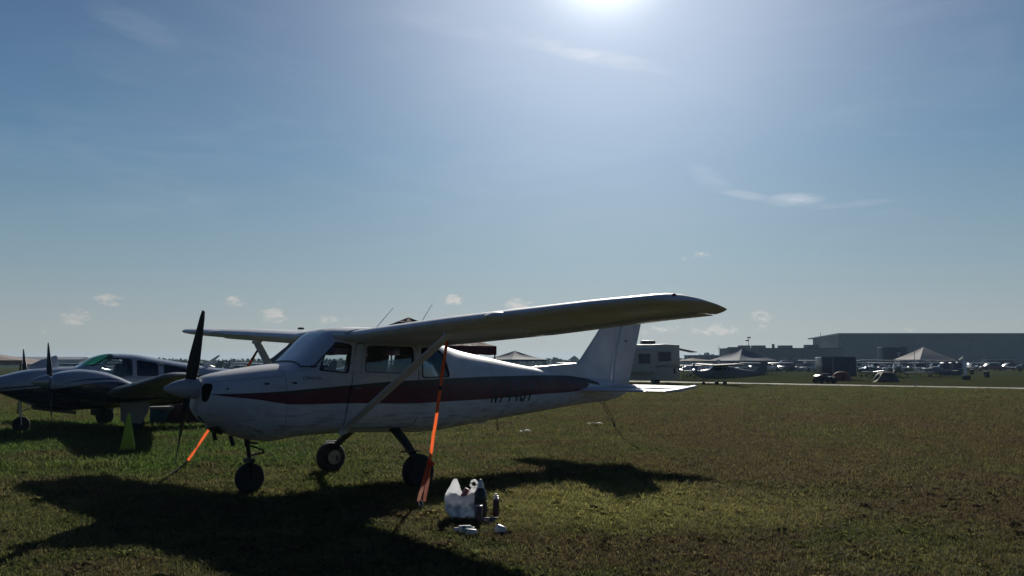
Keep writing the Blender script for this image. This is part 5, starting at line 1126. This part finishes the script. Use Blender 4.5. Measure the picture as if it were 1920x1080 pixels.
MB().prism([(-.12, .45), (.10, .5), (.04, 1.1), (-.06, 1.75), (-.12, 1.80)], .01, Matrix(((1, 0, 0, 0), (0, 0, 1, 0), (0, 1, 0, 0), (0, 0, 0, 1)))).build('cloth', mat('pale blue cloth', (.32, .42, .58), .7, trans=.4), fb, smooth=0)
MB().prism([(-.62, 1.78), (-.20, 2.08), (-.24, 1.92), (-.5, 1.74)], .01, Matrix(((1, 0, 0, 0), (0, 0, 1, 0), (0, 1, 0, 0), (0, 0, 0, 1)))).build('cloth_tip', mat('white flag cloth', (.75, .75, .75), .7, trans=.5), fb, smooth=0)
for u, Y, lb in ((1850, 88, 'dark litter bin on the grass, nearest the cars'), (1822, 110, 'smaller dark bin left of the litter bin')):
    c = onground(u, Y); q = thing('litter_bin', lb, 'bin', c); MB().lathe([(0, .2), (.02, .24), (.55, .28), (.56, .2)], 18, axis='Z').build('drum', mat('dark bin', (.03, .035, .035), .6), q); MB().lathe([(.56, .29), (.62, .29), (.66, .1)], 18, axis='Z').build('lid', mat('dark bin'), q)
c = onground(1716, 52); q = thing('thin_pole', 'thin pale rod standing upright by the path before the white canopy', 'pole', c); MB().tube([(0, 0, 0), (0, 0, 1.6), (0, 0, 2.67)], [.022, .018, .012], 6).build('rod', mat('pale rod', (.35, .42, .5), .4), q); MB().lathe([(0, .07), (.03, .06), (.04, .02)], 12, axis='Z').build('foot', BLACKM, q)
# orange-white barrier near the cars
for i in range(5):
    c = onground(1800+i*26, 172); q = thing('barrier', ['red and white barrier section at the left end of the line, beside the toilets', 'second barrier section from the left, behind the smaller bin', 'middle barrier section of the line, behind the litter bin', 'fourth barrier section, to the right of the litter bin', 'barrier section nearest the right edge of the picture'][i], 'barrier', c, 0, 'barrier sections before the hangar')
    for z in (.35, .7): MB().box((0, 0, z), (2.6, .05, .16)).build('board', mat('red barrier board' if z < .5 else 'pale barrier board', (.30, .03, .03) if z < .5 else (.55, .5, .48), .5), q)
    for xx in (-1.1, 1.1): MB().box((xx, 0, .45), (.08, .3, .9)).build('post', mat('pale rod'), q)

# ------------------------------------------------------------------ buildings
HW = mat('blue grey corrugated wall', (.07, .11, .165), .6, vary=.1, vscale=.15); HT = mat('tan hangar side wall', (.22, .19, .19), .7, vary=.1, vscale=.1); HR = mat('white hangar roof', (.62, .63, .64), .5)
HB = mat('dark hangar band', (.045, .055, .075), .6); HD = mat('hangar door panel', (.085, .11, .135), .55, vary=.1, vscale=.2)
hx0 = W(1580, 700, 300).x; hz = 11.3; hg = thing('hangar', 'huge blue-grey aircraft hangar with wide sliding doors at the right', 'hangar', (hx0, 300, 0))
HL = 150.
MB().box((HL/2, .5, hz/2), (HL, 1., hz)).build('front_wall', HW, hg, smooth=0)
MB().box((-.3, 14, hz/2-.3), (.6, 26, hz-.6)).build('side_wall', HT, hg, smooth=0)
b = MB(); b.add([(-1.5, -1, hz), (HL, -1, hz), (HL, 30, hz+.9), (-1.5, 30, hz-1.), (-1.5, -1, hz+.4), (HL, -1, hz+.4), (HL, 30, hz+1.3), (-1.5, 30, hz-.6)], [(3, 2, 1, 0), (4, 5, 6, 7), (0, 1, 5, 4), (1, 2, 6, 5), (2, 3, 7, 6), (3, 0, 4, 7)]); b.build('roof', HR, hg, smooth=0)
dx0 = W(1686, 700, 300).x-hx0; dx1 = W(1850, 700, 300).x-hx0
MB().box(((dx0+dx1)/2, -.15, hz-1.35), (dx1-dx0, .3, 2.5)).build('door_header', HB, hg, smooth=0)
for i in range(6):
    w = (dx1-dx0)/6; MB().box((dx0+w*(i+.5), -.12-.1*(i % 2), (hz-2.6)/2), (w-.25, .2, hz-2.7)).build('hangar_door', HD, hg, smooth=0)
for i in range(48):
    x = .8+i*HL/48
    if dx0-.3 < x < dx1+.3: continue
    MB().box((x, -.04, hz/2-.05), (.22, .08, hz-.3)).build('wall_rib', HW, hg, smooth=0)
MB().box((.0, -.3, hz/2), (.5, .3, hz)).build('downpipe', HB, hg, smooth=0)
MB().tube([(6-hx0*0-9, 12, hz-.8), (-3+0, 12, hz+1.0)], .08, 5).build('roof_mast', BLACKM, hg)
lx0 = W(1368, 700, 262).x; lx1 = W(1579, 700, 262).x; lb_ = thing('terminal_building', 'long low dark building with flat roof boxes left of the hangar', 'building', (lx0, 262, 0)); lw = lx1-lx0; LB = mat('slate building wall', (.09, .095, .115), .7, vary=.12, vscale=.2)
MB().box((lw/2, 6, 2.95), (lw, 12, 5.9)).build('wall', LB, lb_, smooth=0)
for u0, u1, z in ((1392, 1411, 6.7), (1417, 1440, 6.7), (1468, 1491, 6.7), (1518, 1541, 6.9), (1372, 1388, 6.2)):
    a_, d = W(u0, 700, 262).x-lx0, W(u1, 700, 262).x-lx0; MB().box(((a_+d)/2, 3.2, (z+5)/2), (d-a_, 3, z-5)).build('roof_box', LB, lb_, smooth=0)
MB().tube([(W(1453, 700, 262).x-lx0, 1, 5.5), (W(1453, 700, 262).x-lx0, 1, 7.1)], .4, 10).build('chimney', mat('dark steel', (.05, .05, .055), .5), lb_)
for i in range(9): w = MB().box((2+i*3.7, -.03, 2.3), (2.2, .1, 1.1)).build('window', mat('grey frame'), lb_, smooth=0); MB().box((2+i*3.7, -.09, 2.3), (2.0, .04, .9)).build('pane', DG, w, smooth=0)
MB().box((lw/2, -.1, 5.75), (lw+.3, .3, .3)).build('parapet', HB, lb_, smooth=0)
bx = onground(1680, 150); sb = thing('numbered_container', 'dark container marked with a large 5 left of the white canopy', 'container', bx)
MB().box((0, 1.2, 2.1), (4.3, 2.4, 4.2)).build('body', mat('teal dark container', (.035, .06, .08), .5), sb, bevel=.05); MB().box((.15, -.1, 4.22), (1.9, .3, .14)).build('roof_rail', mat('pale trim'), sb)
me = text_mesh('5', 2.0); me.transform(Matrix.Translation((.2, -.03, 1.9)) @ Matrix.Rotation(math.pi/2, 4, 'X')); me.materials.clear(); me.materials.append(mat('faded number paint', (.42, .47, .50), .6)); o = bpy.data.objects.new('number', me); C.objects.link(o); o.parent = sb
c = onground(1405, 235); q = thing('light_mast', 'slim mast with two lamp heads rising above the low building', 'lamp mast', c); MB().tube([(0, 0, 0), (0, 0, 8.4)], [.12, .06], 6).build('mast', BLACKM, q)
for z, dx in ((8.3, .1), (7.5, -.35)): MB().box((dx, 0, z), (.9, .5, .35)).build('lamp_head', BLACKM, q, bevel=.05)
c = onground(1349, 300); q = thing('radio_mast', 'thin radio mast above the trees left of the low building', 'mast', c); MB().tube([(0, 0, 0), (0, 0, 7.6)], [.16, .05], 5).build('mast', BLACKM, q); MB().box((0, 0, 6.4), (1.2, .08, .08)).build('crossbar', BLACKM, q)
q = thing('far_hangar', 'distant long pale hangar low on the horizon behind the nose of the twin', 'hangar', onground(60, 330)); MB().box((0, 5, 1.3), (36, 10, 2.6)).build('wall', mat('pale far wall', (.33, .33, .33), .7), q, smooth=0); MB().prism([(-5.2, 2.6), (0, 3.6), (5.2, 2.6)], 36.4, Matrix(((0, 0, 1, -18.2), (1, 0, 0, 5), (0, 1, 0, 0), (0, 0, 0, 1)))).build('roof', mat('grey far roof', (.3, .3, .31), .6), q, smooth=0)
q = thing('far_shed', 'distant flat-roofed shed on the horizon left of the low building', 'building', onground(1325, 300)); MB().box((0, 3, 1.9), (13, 6, 3.8)).build('wall', LB, q, smooth=0); MB().box((0, 3, 3.9), (13.6, 6.6, .25)).build('roof', mat('grey far roof'), q, smooth=0)

# ------------------------------------------------------------------ trees on the horizon
LEAF = mat('dark leaves', (.035, .05, .02), .8, trans=.2, vary=.4, vscale=.3); BARK = mat('bark', (.06, .045, .035), .9)
def crown(mb, c, rx, rz_, n, sz):
    for i in range(n):
        d = Vector((random.gauss(0, 1), random.gauss(0, 1), random.gauss(0, 1))).normalized()*random.random()**.4
        p = Vector(c)+Vector((d.x*rx, d.y*rx, d.z*rz_)); a = Vector((random.gauss(0, 1), random.gauss(0, 1), random.gauss(0, 1))).normalized(); b_ = a.cross(Vector((random.gauss(0, 1), 1, .3))).normalized(); s = sz*random.uniform(.6, 1.3)
        mb.add([p-a*s, p+b_*s*.6, p+a*s, p-b_*s*.6], [(0, 1, 2, 3)])
random.seed(5)
tlb = MB()
for u in range(-300, 1345, 3):
    Y = random.uniform(380, 440); x = (u-960)*Y/F; h = 2.3+.8*(.5+.5*math.sin(u*.031+1.3*math.sin(u*.013)))+random.uniform(-.3, .5)
    crown(tlb, (x, Y, h*.5), 1.4, h*.55, 16, .75)
tag(tlb.build('treeline', LEAF, fixn=False, smooth=0), 'thin dark line of distant trees along the horizon', kind='stuff')
for i, (u, Y, h, lb) in enumerate([(1378, 290, 6.3, 'rounded dark tree just left of the low building'), (1362, 300, 5.4, 'lower dark tree between the radio mast and the rounded tree'), (1330, 330, 5.0, 'dark bushy tree behind the distant shed'), (1316, 340, 4.6, 'small round tree left of the distant shed'), (1296, 350, 3.9, 'small low tree right of the motorhome awning'), (1078, 420, 4.5, 'single small tree showing just left of the tail fin'), (1042, 430, 3.8, 'flat-topped little tree seen under the wing')]):
    c = onground(u, Y); t_ = thing('tree', lb, 'tree', c, 0, 'trees on the horizon'); k2 = MB(); r_ = h*.42
    for j in range(6): crown(k2, (random.uniform(-.5, .5)*r_*1.3, random.uniform(-.5, .5)*r_, h*.62+random.uniform(-.15, .2)*h), r_*.62, h*.26, 110, .34)
    k2.build('crown', LEAF, t_, fixn=False, smooth=0); MB().tube([(0, 0, 0), (.1, 0, h*.3), (.05, .1, h*.6)], [.28, .2, .08], 7).build('trunk', BARK, t_)


# ------------------------------------------------------------------ thin humid air over the whole field
hm = bpy.data.materials.new('humid air'); hm.use_nodes = True; t = hm.node_tree; t.nodes.clear(); o_ = N(t, 'ShaderNodeOutputMaterial'); pv = N(t, 'ShaderNodeVolumePrincipled')
pv.inputs['Color'].default_value = (.50, .74, 1, 1); pv.inputs['Density'].default_value = HAZE; pv.inputs['Anisotropy'].default_value = .3; t.links.new(pv.outputs[0], o_.inputs['Volume'])
tag(MB().box((0, 650, 7.5), (2840, 1960, 17)).build('haze', hm, smooth=0), 'thin bluish haze filling the air above the airfield', kind='stuff')
